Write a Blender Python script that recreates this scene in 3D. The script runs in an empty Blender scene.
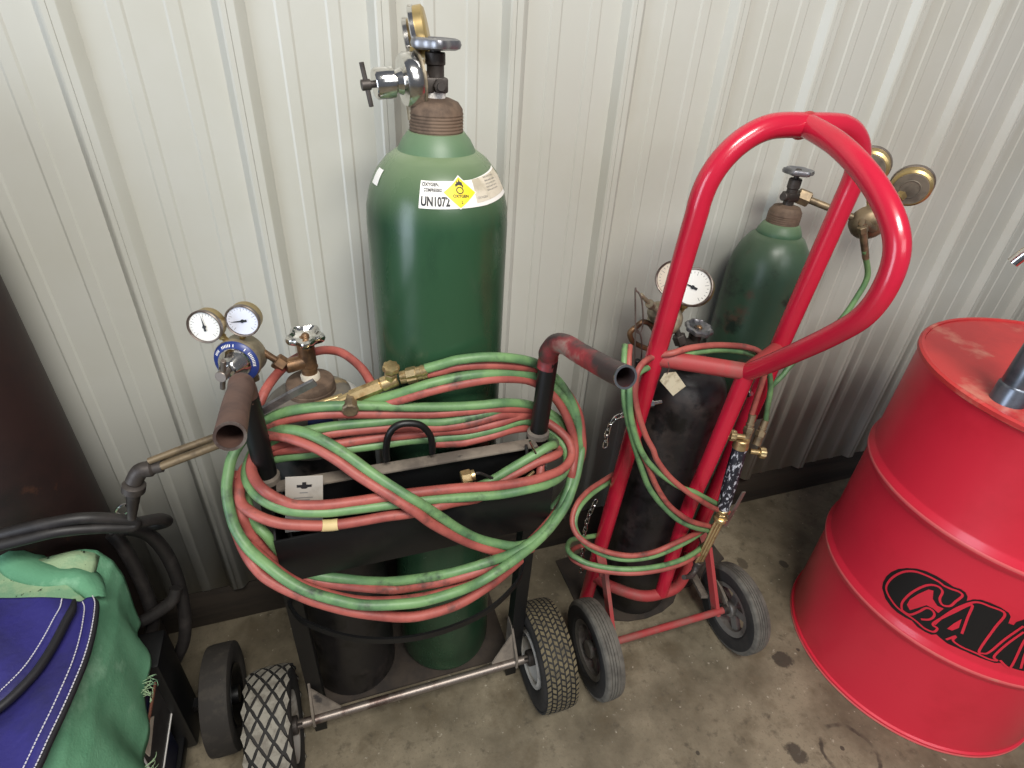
import bpy, bmesh, math, random
from mathutils import Vector, Matrix
random.seed(7)
PI = math.pi
C = bpy.context.scene.collection
scene = bpy.context.scene

# ---------------------------------------------------------------- camera
cam_d = bpy.data.cameras.new('camera'); cam = bpy.data.objects.new('camera', cam_d); C.objects.link(cam)
cam_d.sensor_fit = 'HORIZONTAL'; cam_d.sensor_width = 36.0
cam_d.lens = 565.17 / 1024 * 36.0
cam_d.clip_start = 0.02
pitch, yaw, roll = 0.57718, 0.35692, 0.06608
fw = Vector((math.sin(yaw) * math.cos(pitch), math.cos(yaw) * math.cos(pitch), -math.sin(pitch)))
r0 = Vector((math.cos(yaw), -math.sin(yaw), 0)); u0 = r0.cross(fw)
rt = math.cos(roll) * r0 + math.sin(roll) * u0
up = -math.sin(roll) * r0 + math.cos(roll) * u0
cam.matrix_world = Matrix(((rt.x, up.x, -fw.x, 0.31118), (rt.y, up.y, -fw.y, -1.11508), (rt.z, up.z, -fw.z, 1.43134), (0, 0, 0, 1)))
scene.camera = cam

# ---------------------------------------------------------------- light
scene.view_settings.view_transform = 'Standard'; scene.view_settings.look = 'None'
scene.view_settings.gamma = 1.0; scene.view_settings.use_curve_mapping = False
scene.view_settings.exposure = 0.12
W = bpy.data.worlds.new('workshop_air'); scene.world = W; W.use_nodes = True
W.node_tree.nodes['Background'].inputs[0].default_value = (0.80, 0.86, 1.0, 1)
W.node_tree.nodes['Background'].inputs[1].default_value = 0.15
def area(name, loc, target, sx, sy, power, col):
    l = bpy.data.lights.new(name, 'AREA'); l.shape = 'RECTANGLE'; l.size = sx; l.size_y = sy
    l.energy = power; l.color = col
    o = bpy.data.objects.new(name, l); C.objects.link(o); o.location = loc
    o.rotation_euler = (Vector(target) - Vector(loc)).to_track_quat('-Z', 'Y').to_euler()
    return o
area('ceiling_strip_light', (0.55, -1.95, 3.1), (0.55, -0.3, 0.3), 1.3, 0.6, 78, (1.0, 0.97, 0.91))
area('open_door_daylight', (-2.5, -1.9, 1.16), (0.9, -0.4, 0.8), 1.3, 2.3, 58, (0.76, 0.86, 1.0))
area('frontal_fill_light', (1.2, -4.2, 3.0), (0.9, 0, 0.8), 2.6, 1.2, 38, (0.97, 0.98, 1.0))  # unseen fill added behind the camera to brighten drum, wall and floor

# ---------------------------------------------------------------- materials
def lin(c):
    c = c / 255.0
    return c / 12.92 if c <= 0.04045 else ((c + 0.055) / 1.055) ** 2.4
def rgb(r, g, b): return (lin(r), lin(g), lin(b), 1)
def mk(name, col, rough=0.5, metal=0.0, col2=None, scale=8.0, lo=0.5, hi=0.65, col3=None, scale3=30.0, lo3=0.6, hi3=0.7,
       bump=0.0, bscale=60.0, stretch=(1, 1, 1), coat=0.0, rough2=None, spec=0.5, dust=None):
    m = bpy.data.materials.new(name); m.use_nodes = True
    nt = m.node_tree; b = nt.nodes['Principled BSDF']
    b.inputs['Base Color'].default_value = col; b.inputs['Roughness'].default_value = rough; b.inputs['Metallic'].default_value = metal
    b.inputs['Coat Weight'].default_value = coat; b.inputs['Coat Roughness'].default_value = 0.1
    b.inputs['Specular IOR Level'].default_value = spec
    tc = nt.nodes.new('ShaderNodeTexCoord'); mp = nt.nodes.new('ShaderNodeMapping'); mp.inputs['Scale'].default_value = stretch
    nt.links.new(tc.outputs['Object'], mp.inputs['Vector'])
    def mask(sc, a, c):
        n = nt.nodes.new('ShaderNodeTexNoise'); n.inputs['Scale'].default_value = sc; n.inputs['Detail'].default_value = 6; n.inputs['Roughness'].default_value = 0.62
        nt.links.new(mp.outputs[0], n.inputs['Vector'])
        r = nt.nodes.new('ShaderNodeMapRange'); r.inputs['From Min'].default_value = a; r.inputs['From Max'].default_value = c
        nt.links.new(n.outputs['Fac'], r.inputs['Value']); return r.outputs[0]
    last = None
    def mix(fac, c):
        nonlocal last
        x = nt.nodes.new('ShaderNodeMix'); x.data_type = 'RGBA'
        if last is None: x.inputs['A'].default_value = col
        else: nt.links.new(last, x.inputs['A'])
        x.inputs['B'].default_value = c; nt.links.new(fac, x.inputs['Factor']); last = x.outputs['Result']
    if col2:
        f2 = mask(scale, lo, hi); mix(f2, col2)
        if rough2 is not None:
            r = nt.nodes.new('ShaderNodeMapRange'); r.inputs['To Min'].default_value = rough; r.inputs['To Max'].default_value = rough2
            nt.links.new(f2, r.inputs['Value']); nt.links.new(r.outputs[0], b.inputs['Roughness'])
    if col3: mix(mask(scale3, lo3, hi3), col3)
    if dust:      # paler upward faces: settled dust plus lamp light put into the colour
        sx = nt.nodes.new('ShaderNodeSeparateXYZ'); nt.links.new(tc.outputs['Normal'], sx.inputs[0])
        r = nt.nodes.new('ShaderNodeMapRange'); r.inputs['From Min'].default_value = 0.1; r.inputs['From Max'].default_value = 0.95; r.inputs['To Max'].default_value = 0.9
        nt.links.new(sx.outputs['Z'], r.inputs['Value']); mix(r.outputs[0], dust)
    if last: nt.links.new(last, b.inputs['Base Color'])
    if bump:
        n = nt.nodes.new('ShaderNodeTexNoise'); n.inputs['Scale'].default_value = bscale; n.inputs['Detail'].default_value = 4
        nt.links.new(mp.outputs[0], n.inputs['Vector'])
        bp = nt.nodes.new('ShaderNodeBump'); bp.inputs['Strength'].default_value = bump; bp.inputs['Distance'].default_value = 0.004
        nt.links.new(n.outputs['Fac'], bp.inputs['Height']); nt.links.new(bp.outputs[0], b.inputs['Normal'])
    return m
M = {}
M['panel'] = mk('cream painted steel panel', rgb(188, 187, 178), 0.34, 0, rgb(182, 180, 168), 2.2, 0.45, 0.7, rgb(154, 147, 130), 45, 0.74, 0.82, bump=0.02, bscale=9)
M['skirt'] = mk('dark stained skirt board', rgb(58, 50, 42), 0.7, 0, rgb(38, 33, 29), 5, 0.45, 0.6, bump=0.3, bscale=30, stretch=(0.3, 1, 3))
M['green'] = mk('glossy green cylinder paint', rgb(44, 76, 52), 0.24, 0, rgb(34, 62, 43), 6, 0.45, 0.62, rgb(108, 132, 110), 38, 0.70, 0.76, bump=0.05, bscale=14, stretch=(1, 1, 0.45), rough2=0.34, dust=rgb(122, 140, 106))  # dust tint also paints the lamp-lit shoulder paler
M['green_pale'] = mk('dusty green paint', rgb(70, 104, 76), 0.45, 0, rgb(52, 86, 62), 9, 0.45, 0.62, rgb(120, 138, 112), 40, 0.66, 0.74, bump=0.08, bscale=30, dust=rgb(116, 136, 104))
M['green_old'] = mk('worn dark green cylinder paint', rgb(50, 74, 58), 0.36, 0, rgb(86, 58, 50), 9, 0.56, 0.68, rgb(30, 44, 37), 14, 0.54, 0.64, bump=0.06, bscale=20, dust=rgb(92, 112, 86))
M['black_cyl'] = mk('scuffed black cylinder paint', rgb(34, 32, 33), 0.38, 0, rgb(62, 54, 50), 9, 0.52, 0.7, rgb(16, 15, 15), 20, 0.52, 0.62, bump=0.06, bscale=25, rough2=0.6)
M['grey_cyl'] = mk('dusty grey cylinder paint', rgb(112, 106, 96), 0.6, 0, rgb(84, 78, 70), 12, 0.45, 0.6, rgb(150, 128, 92), 10, 0.6, 0.68, bump=0.1, bscale=40)
M['brown_cyl'] = mk('rusty dark brown cylinder paint', rgb(44, 25, 22), 0.6, 0, rgb(28, 17, 16), 5, 0.42, 0.6, rgb(78, 46, 30), 16, 0.64, 0.74, bump=0.1, bscale=30)
M['rust'] = mk('rusted steel neck', rgb(118, 98, 82), 0.75, 0.3, rgb(90, 74, 62), 30, 0.42, 0.6, bump=0.2, bscale=90)
M['black'] = mk('black cart paint', rgb(10, 10, 11), 0.45, 0, rgb(20, 19, 18), 14, 0.56, 0.7, rgb(60, 48, 42), 36, 0.70, 0.76, bump=0.05, bscale=40)
M['dusty_black'] = mk('dusty worn black steel', rgb(126, 116, 104), 0.8, 0, rgb(92, 84, 76), 16, 0.42, 0.62, rgb(52, 48, 46), 30, 0.62, 0.7, bump=0.08, bscale=60)
M['rust_tube'] = mk('brown rusted handle tube', rgb(104, 78, 68), 0.62, 0.2, rgb(84, 62, 56), 22, 0.42, 0.6, bump=0.06, bscale=80)
M['worn_red_tube'] = mk('black tube with worn red paint', rgb(62, 50, 50), 0.45, 0, rgb(150, 48, 54), 7, 0.44, 0.56, rgb(132, 122, 112), 14, 0.56, 0.68, bump=0.05, bscale=60)
M['red_cart'] = mk('red enamelled tube', rgb(188, 28, 54), 0.25, 0, rgb(176, 26, 48), 8, 0.5, 0.7, rgb(112, 58, 52), 70, 0.72, 0.76, bump=0.02, bscale=40, coat=0.4)
M['red_dusty'] = mk('dusty red enamel', rgb(160, 58, 58), 0.6, 0, rgb(136, 86, 78), 10, 0.48, 0.66, bump=0.06, bscale=50)
M['red_drum'] = mk('red drum paint', rgb(214, 42, 62), 0.34, 0, rgb(202, 36, 54), 4, 0.5, 0.68, rgb(180, 70, 70), 60, 0.74, 0.8, bump=0.03, bscale=7, coat=0.15)
M['red_lid'] = mk('scuffed red drum lid', rgb(198, 56, 56), 0.42, 0, rgb(184, 50, 52), 6, 0.45, 0.6, rgb(206, 132, 114), 5, 0.58, 0.68, bump=0.04, bscale=12)
M['red_scuff'] = mk('scuffed pale red rib', rgb(224, 96, 98), 0.35, 0, rgb(200, 130, 112), 16, 0.54, 0.68)
M['gauge_back'] = mk('dusty gauge back', rgb(122, 112, 98), 0.6, 0.2, rgb(92, 84, 74), 20, 0.45, 0.62)
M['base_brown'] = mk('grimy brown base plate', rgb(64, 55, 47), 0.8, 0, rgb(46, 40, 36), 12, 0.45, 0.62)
M['decal'] = mk('black decal print', rgb(22, 22, 24), 0.35)
M['rubber'] = mk('black rubber', rgb(30, 29, 28), 0.75, 0, rgb(44, 41, 38), 20, 0.45, 0.65, bump=0.1, bscale=80)
M['rubber_dust'] = mk('dust grey rubber tread', rgb(146, 141, 130), 0.85, 0, rgb(118, 112, 102), 40, 0.45, 0.6)
M['rubber_tan'] = mk('tan dusted rubber tread', rgb(104, 94, 70), 0.85, 0, rgb(84, 76, 58), 40, 0.45, 0.6)
M['rubber_grey'] = mk('weathered grey rubber', rgb(98, 94, 86), 0.8, 0, rgb(76, 72, 66), 24, 0.42, 0.6, bump=0.1, bscale=60)
M['rubber_dark'] = mk('dull black rubber', rgb(44, 40, 36), 0.8, 0, rgb(56, 51, 45), 30, 0.5, 0.62, rgb(120, 110, 98), 90, 0.7, 0.74)
M['rim'] = mk('pale painted wheel rim', rgb(176, 172, 164), 0.5, 0, rgb(130, 122, 112), 20, 0.5, 0.65)
M['rim_grey'] = mk('grey wheel hub', rgb(120, 116, 110), 0.5, 0.3, rgb(84, 78, 74), 20, 0.5, 0.65)
M['steel'] = mk('bare worn steel', rgb(140, 130, 122), 0.42, 0.75, rgb(96, 80, 74), 20, 0.48, 0.62)
M['chrome'] = mk('chrome', rgb(216, 214, 210), 0.14, 1.0, rgb(170, 166, 160), 20, 0.5, 0.7, rough2=0.3)
M['alu'] = mk('cast aluminium', rgb(150, 150, 154), 0.35, 0.85, rgb(110, 110, 114), 24, 0.5, 0.65)
M['zinc'] = mk('galvanised tube', rgb(118, 124, 134), 0.32, 0.8, rgb(92, 98, 108), 14, 0.45, 0.6)
M['brass'] = mk('brass', rgb(202, 178, 132), 0.34, 0.85, rgb(150, 122, 82), 30, 0.5, 0.65, rough2=0.5)
M['brass_dull'] = mk('tarnished brass', rgb(140, 122, 96), 0.48, 0.6, rgb(104, 90, 72), 26, 0.45, 0.62)
M['bronze'] = mk('brown valve bronze', rgb(140, 108, 78), 0.42, 0.65, rgb(92, 72, 56), 26, 0.45, 0.62)
M['dark_bronze'] = mk('dark valve body', rgb(78, 72, 68), 0.5, 0.5, rgb(56, 50, 46), 26, 0.45, 0.62)
M['dusty_brass'] = mk('dusty regulator body', rgb(158, 146, 122), 0.5, 0.35, rgb(120, 108, 90), 24, 0.45, 0.62)
M['gold'] = mk('gold gauge case', rgb(190, 166, 114), 0.36, 0.8, rgb(156, 130, 88), 20, 0.5, 0.65)
M['dial'] = mk('white gauge dial', rgb(226, 224, 218), 0.35)
M['dial_blue'] = mk('cool white gauge dial', rgb(222, 226, 240), 0.35)
M['dial_old'] = mk('yellowed gauge dial', rgb(222, 206, 184), 0.45)
M['ink'] = mk('black ink', rgb(28, 28, 30), 0.5)
M['ink_grey'] = mk('grey ink', rgb(120, 118, 116), 0.6)
M['blue_ring'] = mk('navy label ring', rgb(40, 58, 120), 0.35)
M['hose_green'] = mk('green hose rubber', rgb(112, 148, 96), 0.48, 0, rgb(80, 114, 78), 14, 0.42, 0.62, rgb(60, 76, 58), 22, 0.56, 0.70, bump=0.05, bscale=120)
M['hose_red'] = mk('red hose rubber', rgb(168, 88, 78), 0.52, 0, rgb(136, 66, 60), 14, 0.42, 0.62, rgb(92, 58, 52), 22, 0.56, 0.70, bump=0.05, bscale=120)
M['hose_black'] = mk('black cable rubber', rgb(34, 31, 30), 0.5, 0, rgb(50, 46, 44), 20, 0.5, 0.65)
M['tape'] = mk('cream tape', rgb(206, 182, 130), 0.6)
M['white'] = mk('white label', rgb(236, 232, 226), 0.5)
M['off_white'] = mk('soiled white label', rgb(206, 196, 178), 0.6, 0, rgb(180, 170, 150), 30, 0.5, 0.65)
M['yellow'] = mk('yellow label', rgb(250, 222, 40), 0.45)
M['card'] = mk('grey packaging card', rgb(166, 160, 150), 0.55, 0, rgb(148, 142, 132), 20, 0.5, 0.65)
M['tag'] = mk('soiled paper tag', rgb(206, 196, 168), 0.7, 0, rgb(170, 158, 130), 40, 0.5, 0.62)
M['cloth'] = mk('green welding cotton', rgb(116, 172, 136), 0.9, 0, rgb(100, 154, 120), 10, 0.42, 0.62, rgb(140, 188, 154), 14, 0.58, 0.7, bump=0.25, bscale=260, spec=0.15)
M['cloth_pale'] = mk('soiled pale green cotton', rgb(160, 184, 146), 0.9, 0, rgb(128, 168, 134), 16, 0.48, 0.62, rgb(40, 48, 38), 60, 0.635, 0.66, bump=0.25, bscale=260, spec=0.15)
M['leather'] = mk('blue welding leather', rgb(42, 38, 112), 0.62, 0, rgb(34, 32, 84), 9, 0.45, 0.64, rgb(88, 88, 164), 26, 0.66, 0.76, bump=0.25, bscale=120)
M['binding'] = mk('black edge binding', rgb(26, 25, 30), 0.55, bump=0.1, bscale=100)
M['thread'] = mk('pale thread', rgb(212, 208, 214), 0.7)
M['blue_box'] = mk('dark blue machine paint', rgb(18, 30, 70), 0.45, 0, rgb(14, 22, 52), 9, 0.5, 0.65)
M['grille'] = mk('dark machine panel', rgb(58, 56, 54), 0.5, 0, rgb(44, 42, 42), 20, 0.5, 0.65)
M['orange'] = mk('faded orange trim', rgb(150, 98, 80), 0.5)
M['wrap_speckle'] = mk('black wrap with white flecks', rgb(30, 30, 38), 0.5, 0, rgb(190, 190, 196), 150, 0.55, 0.62, bump=0.15, bscale=120, stretch=(1, 1, 0.45))

def floor_mat():
    m = bpy.data.materials.new('stained concrete floor'); m.use_nodes = True
    nt = m.node_tree; b = nt.nodes['Principled BSDF']; L = nt.links.new
    tc = nt.nodes.new('ShaderNodeTexCoord')
    def noise(sc, det=8, ro=0.65):
        n = nt.nodes.new('ShaderNodeTexNoise'); n.inputs['Scale'].default_value = sc; n.inputs['Detail'].default_value = det; n.inputs['Roughness'].default_value = ro
        L(tc.outputs['Object'], n.inputs['Vector']); return n.outputs['Fac']
    def ramp(src, a, c):
        r = nt.nodes.new('ShaderNodeMapRange'); r.inputs['From Min'].default_value = a; r.inputs['From Max'].default_value = c; L(src, r.inputs['Value']); return r.outputs[0]
    last = None
    def mix(fac, c, A=None):
        nonlocal last
        x = nt.nodes.new('ShaderNodeMix'); x.data_type = 'RGBA'
        if last is None: x.inputs['A'].default_value = A
        else: L(last, x.inputs['A'])
        x.inputs['B'].default_value = c; L(fac, x.inputs['Factor']); last = x.outputs['Result']
    mix(ramp(noise(3.4), 0.40, 0.62), rgb(94, 85, 68), rgb(136, 125, 104))
    mix(ramp(noise(9), 0.5, 0.70), rgb(92, 81, 62))
    mix(ramp(noise(30), 0.56, 0.72), rgb(78, 70, 56))
    mix(ramp(noise(52), 0.63, 0.70), rgb(176, 167, 148))
    mix(ramp(noise(140, 3), 0.55, 0.8), rgb(98, 90, 76))
    nz = noise(26, 4)
    def stain(x, y, r, dark, ring=None):
        v = nt.nodes.new('ShaderNodeVectorMath'); v.operation = 'DISTANCE'; L(tc.outputs['Object'], v.inputs[0]); v.inputs[1].default_value = (x, y, 0)
        a = nt.nodes.new('ShaderNodeMath'); a.operation = 'MULTIPLY_ADD'; L(nz, a.inputs[0]); a.inputs[1].default_value = r * 1.6 if ring is None else r * 0.25
        L(v.outputs['Value'], a.inputs[2])
        if ring is None:
            f = ramp(a.outputs[0], r * 1.75, r * 1.55)
        else:
            s = nt.nodes.new('ShaderNodeMath'); s.operation = 'SUBTRACT'; L(a.outputs[0], s.inputs[0]); s.inputs[1].default_value = r
            q = nt.nodes.new('ShaderNodeMath'); q.operation = 'ABSOLUTE'; L(s.outputs[0], q.inputs[0])
            f0 = ramp(q.outputs[0], ring, ring * 0.4); g = nt.nodes.new('ShaderNodeMath'); g.operation = 'MULTIPLY'; L(f0, g.inputs[0]); L(ramp(noise(11, 3), 0.47, 0.62), g.inputs[1]); f = g.outputs[0]
        k = nt.nodes.new('ShaderNodeMath'); k.operation = 'MULTIPLY'; L(f, k.inputs[0]); k.inputs[1].default_value = 0.8; mix(k.outputs[0], dark)
    D = rgb(44, 38, 32)
    stain(1.367, -0.538, 0.030, D); stain(1.232, -0.742, 0.026, D); stain(1.43, -0.525, 0.007, D); stain(1.36, -0.78, 0.075, D, 0.006)
    stain(1.005, -0.67, 0.006, D); stain(1.60, -0.27, 0.016, D); stain(1.47, -0.23, 0.022, rgb(76, 67, 54)); stain(1.35, -0.765, 0.006, D)
    L(last, b.inputs['Base Color']); b.inputs['Roughness'].default_value = 0.62
    bp = nt.nodes.new('ShaderNodeBump'); bp.inputs['Strength'].default_value = 0.25; bp.inputs['Distance'].default_value = 0.003
    L(noise(50), bp.inputs['Height']); L(bp.outputs[0], b.inputs['Normal'])
    return m
M['floor'] = floor_mat()

# ---------------------------------------------------------------- mesh helpers
def V(p): return Vector(p)
def basis(ax):
    w = V(ax).normalized(); a = Vector((0, 0, 1)) if abs(w.z) < 0.9 else Vector((1, 0, 0))
    u = a.cross(w).normalized(); return u, w.cross(u).normalized(), w
def smooth_path(pts, n=8, closed=False):
    p = [V(q) for q in pts]; out = []; N = len(p)
    for i in range(N if closed else N - 1):
        if closed: a, b, c, d = p[i - 1], p[i], p[(i + 1) % N], p[(i + 2) % N]
        else: a, b, c, d = p[max(i - 1, 0)], p[i], p[i + 1], p[min(i + 2, N - 1)]
        for k in range(n):
            t = k / n
            out.append(0.5 * ((2 * b) + (c - a) * t + (2 * a - 5 * b + 4 * c - d) * t * t + (3 * b - a - 3 * c + d) * t ** 3))
    if not closed: out.append(p[-1])
    return out
class MB:
    def __init__(s): s.bm = bmesh.new(); s.mi = 0
    def face(s, vs):
        try: f = s.bm.faces.new(vs); f.material_index = s.mi; f.smooth = True; return f
        except ValueError: return None
    def rings(s, R, closed=False, caps=(True, True), wrap=True):
        VS = [[s.bm.verts.new(p) for p in r] for r in R]; n = len(R[0]); m = len(VS)
        for i in range(m if closed else m - 1):
            A, B = VS[i], VS[(i + 1) % m]
            for k in range(n if wrap else n - 1): s.face((A[k], A[(k + 1) % n], B[(k + 1) % n], B[k]))
        if not closed and wrap:
            if caps[0]: s.face(VS[0][::-1])
            if caps[1]: s.face(VS[-1])
        return VS
    def tube(s, pts, r, n=12, closed=False, caps=(True, True), flat=None):
        pts = [V(p) for p in pts]; m = len(pts); R = []; u = None
        for i, p in enumerate(pts):
            a = pts[i - 1] if (i > 0 or closed) else p; b = pts[(i + 1) % m] if (i < m - 1 or closed) else p
            t = (b - a).normalized()
            if u is None: u = basis(t)[0]
            u = (u - t * u.dot(t)).normalized(); v = t.cross(u)
            rr = r[i] if isinstance(r, (list, tuple)) else r
            R.append([p + (u * math.cos(2 * PI * k / n) + v * math.sin(2 * PI * k / n)) * rr for k in range(n)])
        return s.rings(R, closed, caps)
    def pipe(s, pts, r, ri, n=20):     # open hollow tube with wall thickness
        a = s.tube(pts, r, n, caps=(False, False)); b = s.tube(pts, ri, n, caps=(False, False))
        for e in (0, -1):
            for k in range(n): s.face((a[e][k], a[e][(k + 1) % n], b[e][(k + 1) % n], b[e][k]))
    def lathe(s, prof, c, ax=(0, 0, 1), n=32, rf=None, ring=False):
        u, v, w = basis(ax); c = V(c); R = []
        for r, h in prof:
            r = max(r, 1e-5)
            R.append([c + w * h + (u * math.cos(2 * PI * k / n) + v * math.sin(2 * PI * k / n)) * r * (rf(2 * PI * k / n, h) if rf else 1) for k in range(n)])
        s.rings(R, closed=ring); return s
    def cyl(s, a, b, r, r2=None, n=20, bev=0.0):
        a = V(a); b = V(b); h = (b - a).length; r2 = r if r2 is None else r2; e = min(bev, h * 0.4, r * 0.4)
        if e: pr = [(r - e, 0), (r, e), (r2, h - e), (r2 - e, h)]
        else: pr = [(r, 0), (r2, h)]
        return s.lathe(pr, a, b - a, n)
    def hexn(s, a, b, r, n=6): return s.cyl(a, b, r, n=n, bev=r * 0.12)
    def box(s, c, size, bev=0.002, rot=None):
        m = Matrix.LocRotScale(V(c), rot, V(size))
        g = bmesh.ops.create_cube(s.bm, size=1, matrix=m)
        es = list({e for v in g['verts'] for e in v.link_edges}); fs = {f for v in g['verts'] for f in v.link_faces}
        for f in fs: f.material_index = s.mi
        if bev:
            q = bmesh.ops.bevel(s.bm, geom=es, offset=bev, segments=2, affect='EDGES', profile=0.5)
            for f in q['faces']: f.material_index = s.mi
        return s
    def bar(s, a, b, wd, th, side=(0, 1, 0), bev=0.001):     # rectangular bar from a to b
        a = V(a); b = V(b); w = (b - a).normalized(); u = (V(side) - w * V(side).dot(w)).normalized(); v = w.cross(u)
        R = []
        for p in (a, b): R.append([p + u * th / 2 * sx + v * wd / 2 * sy for sx, sy in ((-1, -1), (1, -1), (1, 1), (-1, 1))])
        vs = s.rings(R); return s
    def prism(s, loop, ext):
        ext = V(ext); a = [s.bm.verts.new(V(p)) for p in loop]; b = [s.bm.verts.new(V(p) + ext) for p in loop]; n = len(loop)
        s.face(a[::-1]); s.face(b)
        for k in range(n): s.face((a[k], a[(k + 1) % n], b[(k + 1) % n], b[k]))
        return s
    def ball(s, c, r, n=14):
        pr = [(r * math.sin(PI * k / 8), -r * math.cos(PI * k / 8)) for k in range(9)]
        return s.lathe(pr, c, (0, 0, 1), n)
    def torus(s, c, ax, R, r, n=32, k=10, a0=0, a1=2 * PI):
        u, v, w = basis(ax); c = V(c); full = abs(a1 - a0 - 2 * PI) < 1e-6
        m = n if full else n + 1
        pts = [c + (u * math.cos(a0 + (a1 - a0) * i / n) + v * math.sin(a0 + (a1 - a0) * i / n)) * R for i in range(m)]
        s.tube(pts, r, k, closed=full); return s
def put(o, label=None, cat=None, group=None, kind=None):
    if label: o['label'] = label
    if cat: o['category'] = cat
    if group: o['group'] = group
    if kind: o['kind'] = kind
    return o
def obj(name, mb, mats, parent=None, sharp=40, label=None, origin=None):
    me = bpy.data.meshes.new(name)
    bmesh.ops.recalc_face_normals(mb.bm, faces=mb.bm.faces)
    mb.bm.to_mesh(me); mb.bm.free()
    for m in (mats if isinstance(mats, (list, tuple)) else [mats]): me.materials.append(M[m])
    for p in me.polygons: p.use_smooth = True
    me.set_sharp_from_angle(angle=math.radians(sharp))
    o = bpy.data.objects.new(name, me); C.objects.link(o)
    if parent is not None:
        root = parent
        while root.parent: root = root.parent
        me.transform(Matrix.Translation(-root.location)); o.parent = parent
    elif origin is not None:
        me.transform(Matrix.Translation(-V(origin))); o.location = origin
    if label: o['label'] = label
    return o
def thing(name, label, cat, loc, group=None):
    o = bpy.data.objects.new(name, None); C.objects.link(o); o.location = loc; o.empty_display_size = 0.05
    return put(o, label, cat, group)
def text_mesh(body, size, bold=0.0):
    cu = bpy.data.curves.new('lettering', 'FONT'); cu.body = body; cu.size = size; cu.offset = bold; cu.align_x = 'CENTER'; cu.align_y = 'CENTER'
    o = bpy.data.objects.new('lettering', cu); C.objects.link(o)
    me = bpy.data.meshes.new_from_object(o.evaluated_get(bpy.context.evaluated_depsgraph_get()))
    vs = [v.co.copy() for v in me.vertices]; fs = [list(p.vertices) for p in me.polygons]
    bpy.data.objects.remove(o); bpy.data.curves.remove(cu); bpy.data.meshes.remove(me)
    return vs, fs
def add_text(mb, body, size, fn, sx=1.0, bold=0.0):
    vs, fs = text_mesh(body, size, bold); b = [mb.bm.verts.new(fn(v.x * sx, v.y)) for v in vs]
    for f in fs: mb.face([b[i] for i in f])

# ---------------------------------------------------------------- room
def build_room():
    mb = MB(); w = 5.0
    g = bmesh.ops.create_grid(mb.bm, x_segments=10, y_segments=8, size=1, matrix=Matrix.LocRotScale(Vector((1.0, -1.9, 0)), None, Vector((4.2, 2.1, 1))))
    put(obj('floor', mb, 'floor'), kind='structure')
    S = 0.2286; pr = []
    for k in range(-11, 22):
        x = k * S
        pr += [(x - 0.0235, 0), (x - 0.013, 0.016), (x - 0.010, 0.018), (x - 0.0035, 0.018), (x - 0.0025, 0.0165), (x - 0.0015, 0.0182), (x + 0.009, 0.0182), (x + 0.012, 0.016), (x + 0.0235, 0)]
        for f in (1 / 3, 2 / 3):
            c = x + S * f; pr += [(c - 0.0118, 0), (c - 0.0082, 0.0020), (c + 0.0082, 0.0020), (c + 0.0118, 0)]
    mb = MB()
    rows = [[(x, -0.004 - h, z) for x, h in pr] for z in (0.146, 0.8, 1.6, 2.6, 3.6)]
    mb.rings(rows, wrap=False)
    o = obj('wall_back', mb, 'panel', sharp=20); put(o, kind='structure')
    sm = o.modifiers.new('gauge', 'SOLIDIFY'); sm.thickness = 0.0008; sm.offset = 1
    mb = MB(); mb.box((1.2, 0.02, 0.076), (7.6, 0.038, 0.152), 0.002)
    put(obj('baseboard_back', mb, 'skirt'), kind='structure')
build_room()

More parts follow.
